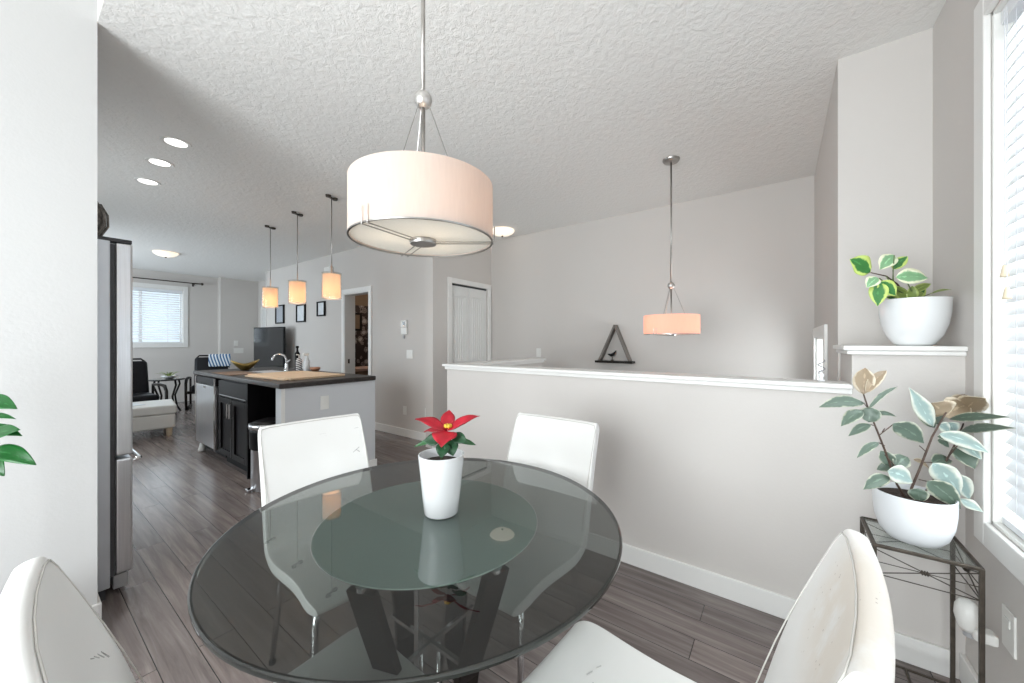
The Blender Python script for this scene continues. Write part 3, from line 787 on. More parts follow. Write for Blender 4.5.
LV = [((215, 178), (222, 72), 60, b_, .02, 'oval'), ((226, 172), (308, 82), 36, b_, .0, 'oval'), ((212, 176), (186, 92), 40, b_, .03, 'oval'),
      ((234, 238), (352, 148), 17, g_, .01, 'oval'), ((218, 215), (36, 230), 44, g_, .0, 'oval'), ((212, 245), (124, 306), 42, g_, -.02, 'oval'),
      ((245, 300), (154, 346), 32, g_, .02, 'oval'), ((276, 372), (188, 434), 26, g_, -.02, 'oval'), ((240, 262), (348, 268), 20, g_, .02, 'oval'),
      ((248, 232), (236, 290), 58, g_, -.02, 'round'), ((332, 298), (458, 374), 64, g_, -.02, 'oval'), ((332, 470), (284, 404), 46, g_, .02, 'oval'), ((345, 470), (392, 430), 52, g_, .0, 'oval'),
      ((338, 470), (268, 480), 38, g_, .03, 'oval'), ((312, 488), (412, 532), 66, c_, -.04, 'oval'), ((320, 512), (214, 560), 44, g_, -.03, 'oval'),
      ((430, 556), (442, 614), 54, g_, -.04, 'oval'), ((494, 308), (400, 152), 52, c_, -.02, 'poin'), ((500, 312), (428, 240), 42, g_, .02, 'oval'), ((515, 300), (488, 215), 50, g_, .03, 'oval'),
      ((540, 262), (490, 212), 92, b_, -.01, 'oval'), ((540, 268), (640, 222), 88, b_, .0, 'oval'), ((612, 246), (618, 178), 66, b_, .05, 'oval'), ((616, 250), (706, 196), 72, b_, .06, 'oval'),
      ((560, 278), (800, 270), 30, g_, -.01, 'poin'), ((600, 328), (826, 314), 30, g_, .04, 'poin'), ((520, 336), (716, 412), 50, c_, -.05, 'oval'), ((512, 348), (600, 372), 28, g_, -.02, 'oval'),
      ((592, 385), (662, 478), 66, g_, .06, 'oval'), ((600, 380), (688, 440), 48, c_, .07, 'oval'), ((555, 292), (584, 334), 44, c_, .0, 'oval'), ((512, 362), (560, 392), 28, g_, .03, 'oval'),
      ((492, 455), (604, 585), 72, c_, -.06, 'oval'), ((576, 498), (642, 602), 58, c_, -.02, 'oval'), ((470, 528), (606, 638), 66, g_, -.07, 'oval'), ((604, 598), (696, 652), 34, c_, -.04, 'poin'),
      ((490, 455), (570, 445), 46, g_, .04, 'oval'), ((415, 440), (482, 480), 18, M['leaf_brown'], .03, 'oval'), ((520, 300), (560, 330), 40, c_, -.02, 'oval')]
for (a, c, w, m, dd, sh) in LV:
    A = at(*zpx(a), pin(zpx(a), DP + dd * .6)) - PO; Cc = at(*zpx(c), pin(zpx(c), DP + dd + .012)) - PO
    leaf(A, Cc, w / 4.019 / F * DP * 1.12, m, parent=t, droop=.10 if sh != 'poin' else .03, shape=sh,
         facing=-FW * .9 - RT * .9 + UP * random.uniform(.1, .7))
for (a, c, dd) in (((275, 345), (335, 298), .0), ((440, 385), (462, 405), 0), ((236, 240), (218, 215), 0), ((262, 305), (245, 300), 0), ((300, 385), (276, 372), 0), ((290, 330), (300, 315), 0),
                   ((448, 450), (492, 452), -.02), ((438, 520), (470, 528), -.03), ((300, 420), (345, 470), 0), ((530, 470), (576, 498), 0), ((556, 430), (592, 385), .03)):
    MB().tube([at(*zpx(a), DP + dd) - PO, at(*zpx(c), DP + dd) - PO], .0016, 6).build('petiole', M['stem'], t)

# small variegated plant on the shelf
SO = Vector((2.205, -.443, 1.2625))
t = thing('shelf_plant', 'variegated leafy plant in a tapered white bowl on the corner shelf', 'potted plant', SO)
pr = [(0, 0), (.050, 0), (.062, .010), (.082, .042), (.096, .085), (.103, .135), (.105, .19), (.1015, .192), (.098, .182), (.094, .16), (0, .158)]
MB().lathe(pr, 40).build('pot', M['ceramic'], t, smooth=True, auto=60)
MB().lathe([(0, .172), (.05, .170), (.096, .164)], 24).build('soil', M['soil'], t, smooth=True)
def spx(p): return (820 + p[0] / 4.554, 220 + p[1] / 4.554)
DS = 1.53
stem([(440, 400), (405, 360), (350, 290), (300, 255), (232, 240)], .004, .0022, -.05, t, M['stem'], DS, spx, SO)
stem([(430, 400), (395, 340), (330, 310), (270, 265)], .003, .002, -.06, t, M['greenstem'], DS, spx, SO)
stem([(440, 400), (420, 330), (400, 290)], .003, .002, -.06, t, M['greenstem'], DS, spx, SO)
lp, lc, lo_ = M['leaf_pep'], M['leaf_cream'], M['leaf_olive']
for (a, c, w, m, dd, sh) in [((226, 240), (138, 178), 86, lp, -.05, 'oval'), ((262, 262), (212, 308), 50, lc, -.06, 'oval'), ((268, 282), (345, 345), 60, lp, -.06, 'oval'), ((268, 284), (262, 392), 64, lp, -.055, 'oval'),
        ((338, 160), (272, 226), 62, lc, -.03, 'oval'), ((332, 225), (398, 165), 46, lp, -.01, 'oval'), ((345, 262), (492, 265), 70, lc, -.07, 'oval'),
        ((420, 330), (505, 290), 34, M['leaf_olive'], 0, 'oval'), ((500, 338), (598, 317), 11, M['leaf_olive'], .0, 'poin'), ((430, 350), (470, 330), 40, lo_, -.02, 'oval'),
        ((400, 375), (330, 300), 46, lo_, -.02, 'oval'), ((420, 370), (420, 300), 40, lo_, -.03, 'oval'), ((440, 385), (540, 350), 30, lo_, .02, 'oval'), ((380, 385), (300, 350), 34, lp, .02, 'oval'),
        ((440, 380), (480, 300), 30, lp, .04, 'oval')]:
    leaf(at(*spx(a), pin(spx(a), DS + dd)) - SO, at(*spx(c), pin(spx(c), DS + dd - .01)) - SO, w / 4.554 / F * DS * 1.02, m, parent=t, droop=.06, shape=sh, facing=-FW * 1.0 - RT * .7 + UP * random.uniform(.0, .5))
MB().tube([at(*spx((440, 360)), DS) - SO, at(*spx((505, 335)), DS) - SO], .0018, 6).build('petiole', M['greenstem'], t)
for a, c in (((345, 262), (400, 290)), ((330, 300), (300, 255)), ((338, 160), (330, 290)), ((332, 225), (335, 285))):
    MB().tube([at(*spx(a), DS - .05) - SO, at(*spx(c), DS - .04) - SO], .0018, 6).build('petiole', M['greenstem'], t)

# poinsettia on the table
QO = Vector((.800, .852, TZ))
t = thing('poinsettia', 'red poinsettia in a tapered white pot in the middle of the glass table', 'potted plant', QO)
pr = [(0, 0), (.048, 0), (.0515, .004), (.058, .06), (.065, .13), (.0705, .182), (.0675, .183), (.064, .17), (.062, .155), (0, .153)]
MB().lathe(pr, 40).build('pot', M['ceramic'], t, smooth=True, auto=60)
MB().lathe([(0, .160), (.062, .156)], 24).build('soil', M['soil'], t)
top_ = Vector((0, 0, .235))
MB().tube([(0, 0, .155), (.003, 0, .20), tuple(top_)], .003, 8).build('stem', M['greenstem'], t, smooth=True)
DQ = (QO.dot(FW))
def q(px, py, d=0): return at(px, py, DQ + d) - QO
for (tipx, tipy, d, w) in ((415, 419, .0, .040), (480, 416, -.01, .036), (441, 447, -.070, .076), (449, 410, .06, .046), (424, 432, .05, .035), (470, 421, .06, .034)):
    leaf(q(447, 431, -.004), q(tipx, tipy, d), w, M['red'], 'bract', t, facing=UP * 1.0 - FW * .55, droop=.10, cup=.12, shape='poin')
for (bx_, by_, tipx, tipy, d, w) in ((440, 440, 424, 441, -.0, .038), (452, 436, 467, 442, -.03, .036), (445, 442, 441, 458, -.05, .044), (450, 440, 453, 456, -.04, .044), (443, 438, 414, 447, .03, .018), (455, 440, 476, 445, .02, .018)):
    leaf(q(bx_, by_, d * .3), q(tipx, tipy, d), w, M['darkgreen'] if w > .02 else M['leaf_green'], 'leaf', t, facing=UP * .6 - FW, droop=.05, shape='oval')
for k in range(6):
    a = k * 1.05; c = q(448, 426, -.006) + Vector((cos(a), sin(a), 0)) * .008
    MB().lathe([(0, -.006), (.005, -.003), (.005, .004), (0, .007)], 8, c).build('flower_bud', M['yellow'], t, smooth=True)

# plant at the left picture edge, standing on the floor in front of the left wall
LO = Vector((-.17, 2.17, 0))
t = thing('floor_plant', 'tall green leafy plant at the left picture edge before the pale wall', 'potted plant', LO)
MB().lathe([(0, 0), (.10, 0), (.12, .02), (.145, .30), (.138, .302), (.13, .26), (0, .26)], 32).build('pot', M['ceramic_matte'], t, smooth=True, auto=60)
MB().lathe([(0, .275), (.132, .265)], 24).build('soil', M['soil'], t)
MB().tube([(0, 0, .26), (.01, -.01, .6), (0, 0, .95), (-.01, 0, 1.25)], [.012, .010, .008, .004], 10).build('stem', M['greenstem'], t, smooth=True)
DL = at(0, 430, 1.0); 
for (a, c, w, dd) in (((-22, 402), (17, 409), 14, 0), ((-24, 420), (16, 419), 6, .02), ((-22, 432), (22, 436), 11, 0), ((-20, 444), (20, 430), 15, -.02), ((-14, 452), (36, 465), 15, -.01), ((-16, 458), (4, 476), 14, .02),
                      ((-60, 380), (-25, 392), 14, 0), ((-90, 430), (-120, 440), 14, 0), ((-70, 400), (-100, 390), 14, .02), ((-50, 370), (-60, 340), 14, .0)):
    D0 = 1.165
    A = at(*a, D0 + dd) - LO; Cc = at(*c, D0 + dd - .01) - LO
    leaf(A, Cc, w * 1.1 / F * D0, M['leaf_green'], parent=t, droop=.10, shape='oval', facing=-FW + UP * .8)
    zz = A.z - .03
    MB().tube([(0, 0, zz), tuple((A + Vector((0, 0, zz))) / 2 + Vector((0, 0, 0)) if False else (A.x / 2, A.y / 2, zz + .02)), tuple(A)], .003, 6).build('petiole', M['greenstem'], t)

# ------------------------------------------------------------------ iron plant stand
X0, X1, Y0, Y1, ZT = 1.720, 1.952, -.486, -.254, .598
t = thing('plant_stand', 'wrought iron plant stand with a glass shelf under the rubber plant', 'plant stand', ((X0 + X1) / 2, (Y0 + Y1) / 2, 0))
a, b2 = (X1 - X0) / 2, (Y1 - Y0) / 2
MB().box((-a, -b2, ZT - .003), (a, b2, ZT + .003)).build('glass_shelf', M['shelf_glass'], t)
rimb = MB(); s_ = .0058
for (p, q_) in (((-a, -b2), (a, -b2)), ((a, -b2), (a, b2)), ((a, b2), (-a, b2)), ((-a, b2), (-a, -b2))):
    rimb.tube([(p[0], p[1], ZT), (q_[0], q_[1], ZT)], s_ + .001, 6)
rimb.build('top_rim', M['iron'], t)
for sx in (-1, 1):
    for sy in (-1, 1):
        MB().box((sx * a - s_, sy * b2 - s_, 0), (sx * a + s_, sy * b2 + s_, ZT + .003)).build('leg', M['iron'], t, bevel=.002)
for k, (p, q_) in enumerate((((-a, -b2), (a, -b2)), ((a, -b2), (a, b2)), ((a, b2), (-a, b2)), ((-a, b2), (-a, -b2)))):
    P0 = Vector((p[0], p[1], 0)); P1 = Vector((q_[0], q_[1], 0)); zt, zb = ZT - .012, ZT - .095; md = (P0 + P1) / 2
    w = MB(); r = .0018
    w.tube([P0 + UP * zt, P1 + UP * zb], r, 6); w.tube([P0 + UP * zb, P1 + UP * zt], r, 6); w.tube([P0 + UP * zb, P1 + UP * zb], r, 6)
    w.tube([P0 + UP * (zb + .041), P1 + UP * (zb + .041)], r * .8, 6)
    w.build('lattice_wire', M['iron'], t)
    dr = (P1 - P0).normalized()
    wr = MB()
    for j in range(3): wr.lathe([(.004, -.003), (.0085, 0), (.004, .003)], 10, (0, 0, 0))
    vs = []
    for j in range(3):
        n0 = j * 30
        for v in wr.v[n0:n0 + 30]: vs.append(md + UP * (zb + .041) + dr * (v.z + (j - 1) * .006) + UP * v.x + dr.cross(UP) * v.y)
    wr.v = vs; wr.build('wire_knot', M['iron'], t, smooth=True)
low = MB()
for (p, q_) in (((a, -b2), (a, b2)), ((-a, -b2), (-a, b2)), ((-a, 0), (a, 0))):
    low.tube([(p[0], p[1], .075), (q_[0], q_[1], .075)], .005, 6)
low.build('stretcher', M['iron'], t)

# ------------------------------------------------------------------ lamps
def drum(label, loc, R, hh, ball, shade, warm, watt, rod_top):
    """loc = centre of the shade's bottom rim"""
    t = thing('drum_pendant', label, 'pendant lamp', loc, radians(0))
    sh = MB().lathe([(R, 0), (R, hh), (R - .0035, hh), (R - .0035, 0)], 72, close=True).build('lamp_shade', shade, t, smooth=True, auto=50)
    MB().lathe([(R + .0012, 0), (R + .0012, .004), (R - .004, .004), (R - .004, 0)], 72, close=True).build('shade_rim', M['nickel'], sh, smooth=True, auto=50)
    MB().lathe([(0, .008), (R - .005, .008), (R - .005, .012), (0, .012)], 64).build('diffuser', M['diffuser'], t)
    MB().lathe([(0, -.010), (.040, -.010), (.042, -.006), (.042, .004), (0, .006)], 32).build('finial', M['nickel'], t, smooth=True, auto=40)
    for k in range(3):
        A = radians(k * 120 + 67 if R > .21 else k * 120 + 160)
        d = Vector((cos(A), sin(A), 0)); q_ = Vector((-sin(A), cos(A), 0))
        for s in (-1, 1):
            o_ = q_ * (s * .011)
            MB().tube([d * .035 + o_ + UP * -.004, d * (R + .004) + o_ + UP * -.004, d * (R + .006) + o_ + UP * .045], .0018, 6).build('strap', M['nickel'], t)
        A2 = A
        d2 = Vector((cos(A2), sin(A2), 0))
        MB().tube([Vector((0, 0, ball)) + d2 * .012, d2 * (R * .58) + UP * (hh - .045)], .0016, 6).build('suspension_wire', M['nickel'], t)
    MB().lathe([(0, -.028), (.011, -.0257), (.020, -.0196), (.0259, -.0107), (.028, 0), (.0259, .0107), (.020, .0196), (.011, .0257), (.0, .028)], 28, (0, 0, ball)).build('ball', M['satin'], t, smooth=True)
    MB().tube([(0, 0, .012), (0, 0, ball - .02)], .0065, 12).build('inner_rod', M['nickel'], t, smooth=True)
    MB().tube([(0, 0, ball + .02), (0, 0, rod_top - .02)], .0065, 12).build('rod', M['nickel'], t, smooth=True)
    MB().lathe([(0, -.026), (.052, -.022), (.062, -.010), (.064, 0), (0, 0)], 32, (0, 0, rod_top)).build('canopy', M['nickel'], t, smooth=True, auto=50)
    for k in range(3):
        A = radians(k * 120 + 20)
        l = bpy.data.lights.new('bulb_light', 'POINT'); l.energy = watt; l.color = warm; l.shadow_soft_size = .03
        o = bpy.data.objects.new('bulb_light', l); COL.objects.link(o); o.location = Vector(loc) + Vector((cos(A) * .09, sin(A) * .09, hh * .55))
        MB().lathe([(0, -.028), (.014, -.022), (.022, 0), (.015, .02), (.010, .03), (0, .032)], 14, (cos(A) * .09, sin(A) * .09, hh * .55 + .035)).build('bulb', M['led'], t, smooth=True)
    return t
drum('large white drum pendant lamp hanging over the glass dining table', (.790, .925, 1.600), .222, .176, .452, M['shade_white'], (1, .76, .58), .6, CE - 1.605)
drum('smaller peach glowing drum pendant hanging beyond the low wall', (3.10, .700, 1.335), .205, .150, .385, M['shade_peach'], (1, .60, .42), .9, CE - 1.335)

def pendant(label, x, y):
    zb = 1.705
    t = thing('cylinder_pendant', label, 'pendant lamp', (x, y, zb), radians(20), 'amber glass pendants over the island')
    sh = MB().lathe([(.080, .010), (.080, .238), (.078, .238), (.078, .010)], 40, close=True).build('lamp_shade', M['shade_amber'], t, smooth=True, auto=50)
    MB().lathe([(.090, 0), (.090, .250), (.0885, .250), (.0885, 0)], 40, close=True).build('glass_cylinder', M['lamp_glass'], t, smooth=True, auto=50)
    MB().lathe([(.0915, .0), (.0915, .006), (.088, .006), (.088, 0)], 40, close=True).lathe([(.0915, .246), (.0915, .252), (.088, .252), (.088, .246)], 40, close=True).lathe([(.074, .238), (.081, .238), (.081, .242), (.074, .242)], 32, close=True).build('metal_rim', M['nickel'], t, smooth=True, auto=40)
    br = MB()
    for k in range(3):
        A = k * 2.094; br.tube([(0, 0, .240), (.089 * cos(A), .089 * sin(A), .249)], .002, 6)
    br.build('spider', M['nickel'], t)
    MB().tube([(0, 0, .235), (0, 0, CE - zb - .02)], .0045, 8).build('rod', M['nickel'], t, smooth=True)
    c = MB().box((-.045, -.012, CE - zb - .020), (.045, .012, CE - zb - .010))
    for s in (-1, 1): c.lathe([(0, -.022), (.022, -.020), (.026, 0), (0, 0)], 20, (s * .045, 0, CE - zb))
    c.build('canopy', M['bronze'], t, smooth=True, auto=40)
    MB().lathe([(0, -.03), (.018, -.02), (.026, 0), (.018, .025), (.012, .04), (0, .042)], 16, (0, 0, .12)).build('bulb', M['led'], t, smooth=True)
    l = bpy.data.lights.new('bulb_light', 'POINT'); l.energy = 2.2; l.color = (1, .70, .44); l.shadow_soft_size = .03
    o = bpy.data.objects.new('bulb_light', l); COL.objects.link(o); o.location = (x, y, zb + .07)
pendant('amber cylinder pendant over the island, nearest the dining table', 1.915, 3.60)
pendant('amber cylinder pendant over the island, middle of three', 1.935, 4.37)
pendant('amber cylinder pendant over the island, farthest of three', 1.965, 5.16)

for (x, y, w) in ((.735, 3.53, 'nearest the dining area'), (.740, 4.03, 'middle of three'), (.765, 4.60, 'farthest of three')):
    t = thing('recessed_light', 'round recessed ceiling light over the kitchen aisle, ' + w, 'ceiling light', (x, y, CE), 0, 'recessed kitchen lights')
    MB().lathe([(.062, -.002), (.085, -.006), (.088, 0), (.062, 0)], 40, close=True).build('trim_ring', M['trim'], t, smooth=True, auto=40)
    MB().lathe([(0, -.003), (.062, -.003), (.062, -.0005), (0, -.0005)], 32).build('lens', M['led'], t)
    l = bpy.data.lights.new('ceiling_spot', 'SPOT'); l.energy = 22; l.spot_size = radians(125); l.spot_blend = .7; l.shadow_soft_size = .06; l.color = (1, .95, .88)
    o = bpy.data.objects.new('ceiling_spot', l); COL.objects.link(o); o.location = (x, y, CE - .03)
for (x, y, lab) in ((1.54, 8.0, 'lit alabaster bowl ceiling light in the far living room'), (3.78, 2.90, 'lit alabaster bowl ceiling light by the closet, beyond the big pendant')):
    t = thing('flush_ceiling_light', lab, 'ceiling light', (x, y, CE))
    MB().lathe([(0, -.075), (.05, -.072), (.10, -.058), (.14, -.034), (.155, -.012), (.150, -.010), (0, -.010)], 40).build('glass_bowl', M['bowl_lit'], t, smooth=True, auto=60)
    MB().lathe([(0, -.010), (.11, -.010), (.11, 0), (0, 0)], 32).build('ceiling_plate', M['nickel'], t, smooth=True, auto=40)
    MB().lathe([(0, -.092), (.008, -.09), (.014, -.080), (.012, -.072), (0, -.070)], 16).build('finial', M['bronze'], t, smooth=True)

# ------------------------------------------------------------------ triangle wall shelf
t = thing('triangle_shelf', 'open triangular wooden wall shelf hanging on the stairwell wall', 'shelf', (4.119, 1.52, 1.05), pi)
MB().box((0, -.215, -.012), (.11, .215, .012)).build('shelf_board', M['blackwood'], t, bevel=.002)
for s in (-1, 1):
    b = MB(); P0 = Vector((.05, s * .175, .012)); P1 = Vector((.05, .01, .415)); d = (P1 - P0).normalized(); u = Vector((1, 0, 0)); w = d.cross(u)
    vs = []
    for P in (P0, P1):
        for (i, j) in ((-1, -1), (1, -1), (1, 1), (-1, 1)): vs.append(P + u * (i * .045) + w * (j * .009))
    b.add(vs, [(0, 1, 2, 3), (7, 6, 5, 4), (0, 4, 5, 1), (1, 5, 6, 2), (2, 6, 7, 3), (3, 7, 4, 0)]); b.build('slanted_side', M['greige_wood'], t)
t = thing('bird_figurine', 'small dark bird figurine on the triangular wall shelf', 'figurine', (4.07, 1.55, 1.0625), pi)
b = MB().tube([(0, .0, .0), (0, 0, .012)], .018, 12); b.tube([(0, 0, .01), (0, 0, .045)], .004, 8); b.build('base', M['bronze'], t, smooth=True, auto=40)
b = MB().tube([(0, .045, .115), (0, .032, .095), (0, .01, .07), (0, -.015, .062), (0, -.045, .072), (0, -.055, .075)], [.003, .011, .019, .018, .008, .002], 10)
b.build('body', M['black_matte'], t, smooth=True)

# small glass ornament on the low wall in front of the stair window
t = thing('ornament', 'tiny pale twisted ornament on the low wall before the stair window', 'ornament', (2.20, -.150, 1.0985))
MB().lathe([(0, 0), (.012, 0), (.014, .006), (.006, .012), (.011, .022), (.012, .03), (.006, .04), (.004, .05), (0, .052)], 16).build('base', M['ceramic'], t, smooth=True)
hel = [(.012 * cos(k * .6), .012 * sin(k * .6), .03 + k * .0035) for k in range(20)]
MB().tube(hel, .0025, 6).build('coil', M['grey_plastic'], t, smooth=True)

# ------------------------------------------------------------------ fridge
t = thing('refrigerator', 'stainless steel refrigerator behind the pale wall on the left', 'refrigerator', (-.005, 3.06, 0))
x0, x1 = -.36, .325; y0, y1 = -.355, .44; ft = 1.80
MB().box((x0, y0, .05), (x1 - .005, y1, ft)).build('body', M['steel_side'], t, bevel=.004)
MB().box((x0 + .01, y0 + .005, 0), (x1 - .02, y1 - .01, .05)).build('base_grille', M['steel_dark'], t)
MB().box((x1 - .08, y0 - .001, ft - .02), (x1 + .072, y0 + .06, ft)).build('hinge_cover', M['steel_dark'], t, bevel=.004)
MB().box((x1 - .005, y0 + .008, .10), (x1 + .012, y1 - .008, ft - .03)).build('door_gasket', M['steel_dark'], t)
up_ = MB().box((x1 + .012, y0, .70), (x1 + .075, y1, ft - .02)).build('door', M['steel'], t, bevel=.010, seg=4)
lo = MB().box((x1 + .012, y0, .105), (x1 + .075, y1, .685)).build('freezer_drawer', M['steel'], t, bevel=.010, seg=4)
MB().box((x1 + .006, y0 + .01, .03), (x1 + .06, y1 - .01, .10)).build('kick_plate', M['grey_plastic'], t, bevel=.004)
MB().tube([(x1 + .07, y0 + .05, .655), (x1 + .098, y0 + .055, .66), (x1 + .112, y0 + .08, .66), (x1 + .112, y1 - .09, .66), (x1 + .098, y1 - .06, .66), (x1 + .07, y1 - .055, .655)], .010, 10).build('handle', M['chrome'], lo, smooth=True)
MB().tube([(x1 + .07, y1 - .08, .76), (x1 + .105, y1 - .08, .79), (x1 + .112, y1 - .08, .85), (x1 + .112, y1 - .08, 1.30), (x1 + .105, y1 - .08, 1.36), (x1 + .07, y1 - .08, 1.39)], .010, 10).build('handle', M['chrome'], up_, smooth=True)
# woven ball vase on the fridge
t = thing('woven_basket', 'grey woven rounded basket on top of the refrigerator', 'basket', (.212, 2.90, ft + .0005))
MB().lathe([(0, 0), (.05, 0), (.085, .03), (.112, .09), (.110, .15), (.085, .20), (.05, .225), (.044, .222), (.07, .19), (.09, .15), (.09, .1), (0, .02)], 28).build('bowl', M['wicker'], t, smooth=True)
bb = MB()
for k in range(9):
    A = k * .7; bb.tube([(cos(A) * r_, sin(A) * r_, z_) for r_, z_ in ((.052, .002), (.092, .035), (.118, .09), (.116, .15), (.09, .203))], .005, 6)
bb.build('rib', M['wicker'], t, smooth=True)

# ------------------------------------------------------------------ kitchen island
IX0, IX1, IY0, IY1, IZ = 1.310, 2.192, 3.268, 5.570, .938
t = thing('island_counter', 'dark laminate countertop covering the kitchen island', 'countertop', (1.76, 4.42, .895))
MB().box((IX0 - 1.76, IY0 - 4.42, 0), (IX1 - 1.76, IY1 - 4.42, IZ - .895)).build('worktop', M['counter'], t, bevel=.010, seg=3)
t = thing('island_end_wall', 'pale painted end panel closing the near end of the island', 'panel', (1.77, 3.355, 0))
MB().box((-.432, -.055, 0), (.432, .055, .895)).build('panel', M['panel'], t, bevel=.003)
MB().box((-.440, -.067, 0), (.445, -.055, .10)).build('base_strip', M['trim'], t, bevel=.002)
MB().box((-.434, -.0565, .10), (-.405, -.0545, .893)).build('corner_strip', M['trim'], t)
# cabinet pair with two drawers
def cab(label, Y0, Y1):
    t = thing('base_cabinet', label, 'cabinet', (1.36, (Y0 + Y1) / 2, 0))
    w = (Y1 - Y0) / 2
    MB().box((0, -w, .10), (.58, w, .894)).build('carcass', M['black'], t)
    MB().box((.05, -w, 0), (.56, w, .10)).build('toe_kick', M['black_matte'], t)
    for k in (0, 1):
        a = -w + k * w + .004; b_ = a + w - .008
        def shaker(z0, z1, nm):
            m = MB(); s = .055
            m.box((-.006, a, z0), (0, b_, z1)); m.box((-.022, a, z0), (-.006, a + s, z1)); m.box((-.022, b_ - s, z0), (-.006, b_, z1))
            m.box((-.022, a + s, z0), (-.006, b_ - s, z0 + s)); m.box((-.022, a + s, z1 - s), (-.006, b_ - s, z1))
            return m.build(nm, M['black'], t, bevel=.002)
        d = shaker(.115, .70, 'door')
        yy = b_ - .03 if k == 0 else a + .03
        MB().tube([(-.022, yy, .52), (-.052, yy, .52), (-.052, yy, .66), (-.022, yy, .66)], .0075, 8).build('handle', M['chrome'], d)
    m = MB(); m.box((-.022, -w + .004, .715), (0, w - .004, .875)); dr = m.build('drawer', M['black'], t, bevel=.002)
    MB().box((-.026, -w + .03, .722), (-.022, w - .03, .730)).build('rail_highlight', M['steel'], dr)
    return t
cab('black shaker base cabinet with chrome handles between dishwasher and bin', 4.03, 4.80)
t = thing('cabinet_back_panel', 'black back and side panels enclosing the bin slot of the island', 'panel', (1.9, 3.72, 0))
MB().box((-.18, -.308, 0), (-.16, .30, .894)).build('back_panel', M['black_matte'], t)
MB().box((-.565, .285, 0), (-.18, .303, .894)).build('side_panel', M['black'], t)
t = thing('dishwasher', 'stainless steel dishwasher at the far end of the island', 'dishwasher', (1.36, 5.175, 0))
w = .345
MB().box((0, -w, .10), (.58, w, .894)).box((.05, -w, .03), (.5, w, .10)).build('body', M['black_matte'], t)
d = MB().box((-.040, -w + .004, .13), (0, w - .004, .80)).build('door', M['steel'], t, bevel=.006)
MB().box((-.036, -w + .004, .805), (0, w - .004, .885)).build('control_panel', M['black'], t, bevel=.004)
MB().box((-.048, -.04, .765), (-.040, .04, .79)).build('latch', M['chrome'], d, bevel=.002)
for s in (-1, 1):
    MB().box((-.046, s * (w - .022) - .018, .12), (-.036, s * (w - .022) + .018, .885)).build('edge_trim', M['chrome'], t, bevel=.003)
for s in (1,):
    MB().lathe([(0, 0), (.035, 0), (.04, .02), (.03, .05), (.02, .10), (0, .10)], 16, (.01, s * (w - .05), 0)).build('foot', M['plastic'], t, smooth=True)
t = thing('island_back_panel', 'pale panel forming the corridor side of the island', 'panel', (2.0, 4.5, 0))
MB().box((-.055, -1.05, 0), (.17, 1.05, .893)).build('panel', M['panel'], t)

# bin
t = thing('trash_can', 'round steel pedal bin with a black bag tucked under the island', 'trash can', (1.405, 3.665, 0))
MB().lathe([(0, .0), (.148, 0), (.152, .02), (.150, .50), (0, .50)], 40).build('body', M['steel'], t, smooth=True, auto=40)
MB().lathe([(.153, .35), (.162, .36), (.165, .50), (.160, .525), (.153, .53)], 36).build('bin_bag', M['black_leather'], t, smooth=True)
MB().lathe([(.150, .52), (.168, .525), (.172, .545), (.168, .565), (.150, .57)], 40, close=True).build('rim', M['steel'], t, smooth=True)
MB().lathe([(0, .60), (.08, .595), (.135, .578), (.150, .56), (0, .56)], 40).build('lid', M['black'], t, smooth=True, auto=50)
MB().box((-.19, -.03, .01), (-.148, .03, .025)).build('pedal', M['chrome'], t, bevel=.003)

# things on the counter
ZC = IZ + .0005
t = thing('cutting_board', 'large pale bamboo board on the near end of the island', 'cutting board', (1.70, 3.86, ZC), radians(4))
MB().box((-.26, -.40, 0), (.26, .40, .022)).build('board', M['bamboo'], t, bevel=.006)
MB().box((-.30, -.36, .0), (-.262, .36, .016)).build('lip', M['bamboo'], t, bevel=.004)
t = thing('kitchen_mat', 'thin brown mat on the island between board and bowl', 'mat', (1.45, 4.72, ZC))
MB().box((-.12, -.28, 0), (.14, .28, .006)).build('mat', mat('brown_mat', (.20, .13, .09), .7, var=.2), t, bevel=.002)
t = thing('decorative_bowl', 'wavy antique gold bowl on the far part of the island', 'bowl', (1.70, 5.17, ZC))
b = MB(); vs = []; fs = []; n = 40; rows = [(.03, .0), (.045, .006), (.075, .030), (.105, .065), (.125, .095)]
for (r, z) in rows + [(r_ - .006, z_ + .004) for r_, z_ in reversed(rows)]:
    for j in range(n):
        A = 2 * pi * j / n; k = 1 + .20 * (r / .16) * cos(2 * A + .5); dzv = .045 * (r / .16) ** 2 * cos(2 * A + .5)
        vs.append(Vector((cos(A) * r * k, sin(A) * r * k, max(0, z + dzv * (z > .02)))))
for i in range(len(rows) * 2 - 1):
    for j in range(n):
        q_ = (j + 1) % n; fs.append((i * n + j, i * n + q_, (i + 1) * n + q_, (i + 1) * n + j))
fs += [tuple(range(n - 1, -1, -1)), tuple((len(rows) * 2 - 1) * n + j for j in range(n))]
b.add(vs, fs); b.build('bowl', M['gold'], t, smooth=True)
t = thing('kitchen_sink', 'stainless sink basin rim set in the island top', 'sink', (1.80, 4.62, ZC))
MB().box((-.19, -.26, 0), (.10, -.235, .006)).box((-.19, .235, 0), (.10, .26, .006)).box((-.19, -.235, 0), (-.165, .235, .006)).box((.075, -.235, 0), (.10, .235, .006)).build('rim', M['chrome'], t, bevel=.002)
MB().box((-.165, -.235, .0), (.075, .235, .002)).build('basin', M['steel_side'], t)
t = thing('faucet', 'chrome arched kitchen faucet on the island', 'faucet', (1.945, 4.66, ZC)); t.scale = (.88, .88, .85)
MB().lathe([(0, 0), (.030, 0), (.030, .01), (.022, .02), (.020, .10), (0, .10)], 20).build('base', M['chrome'], t, smooth=True, auto=40)
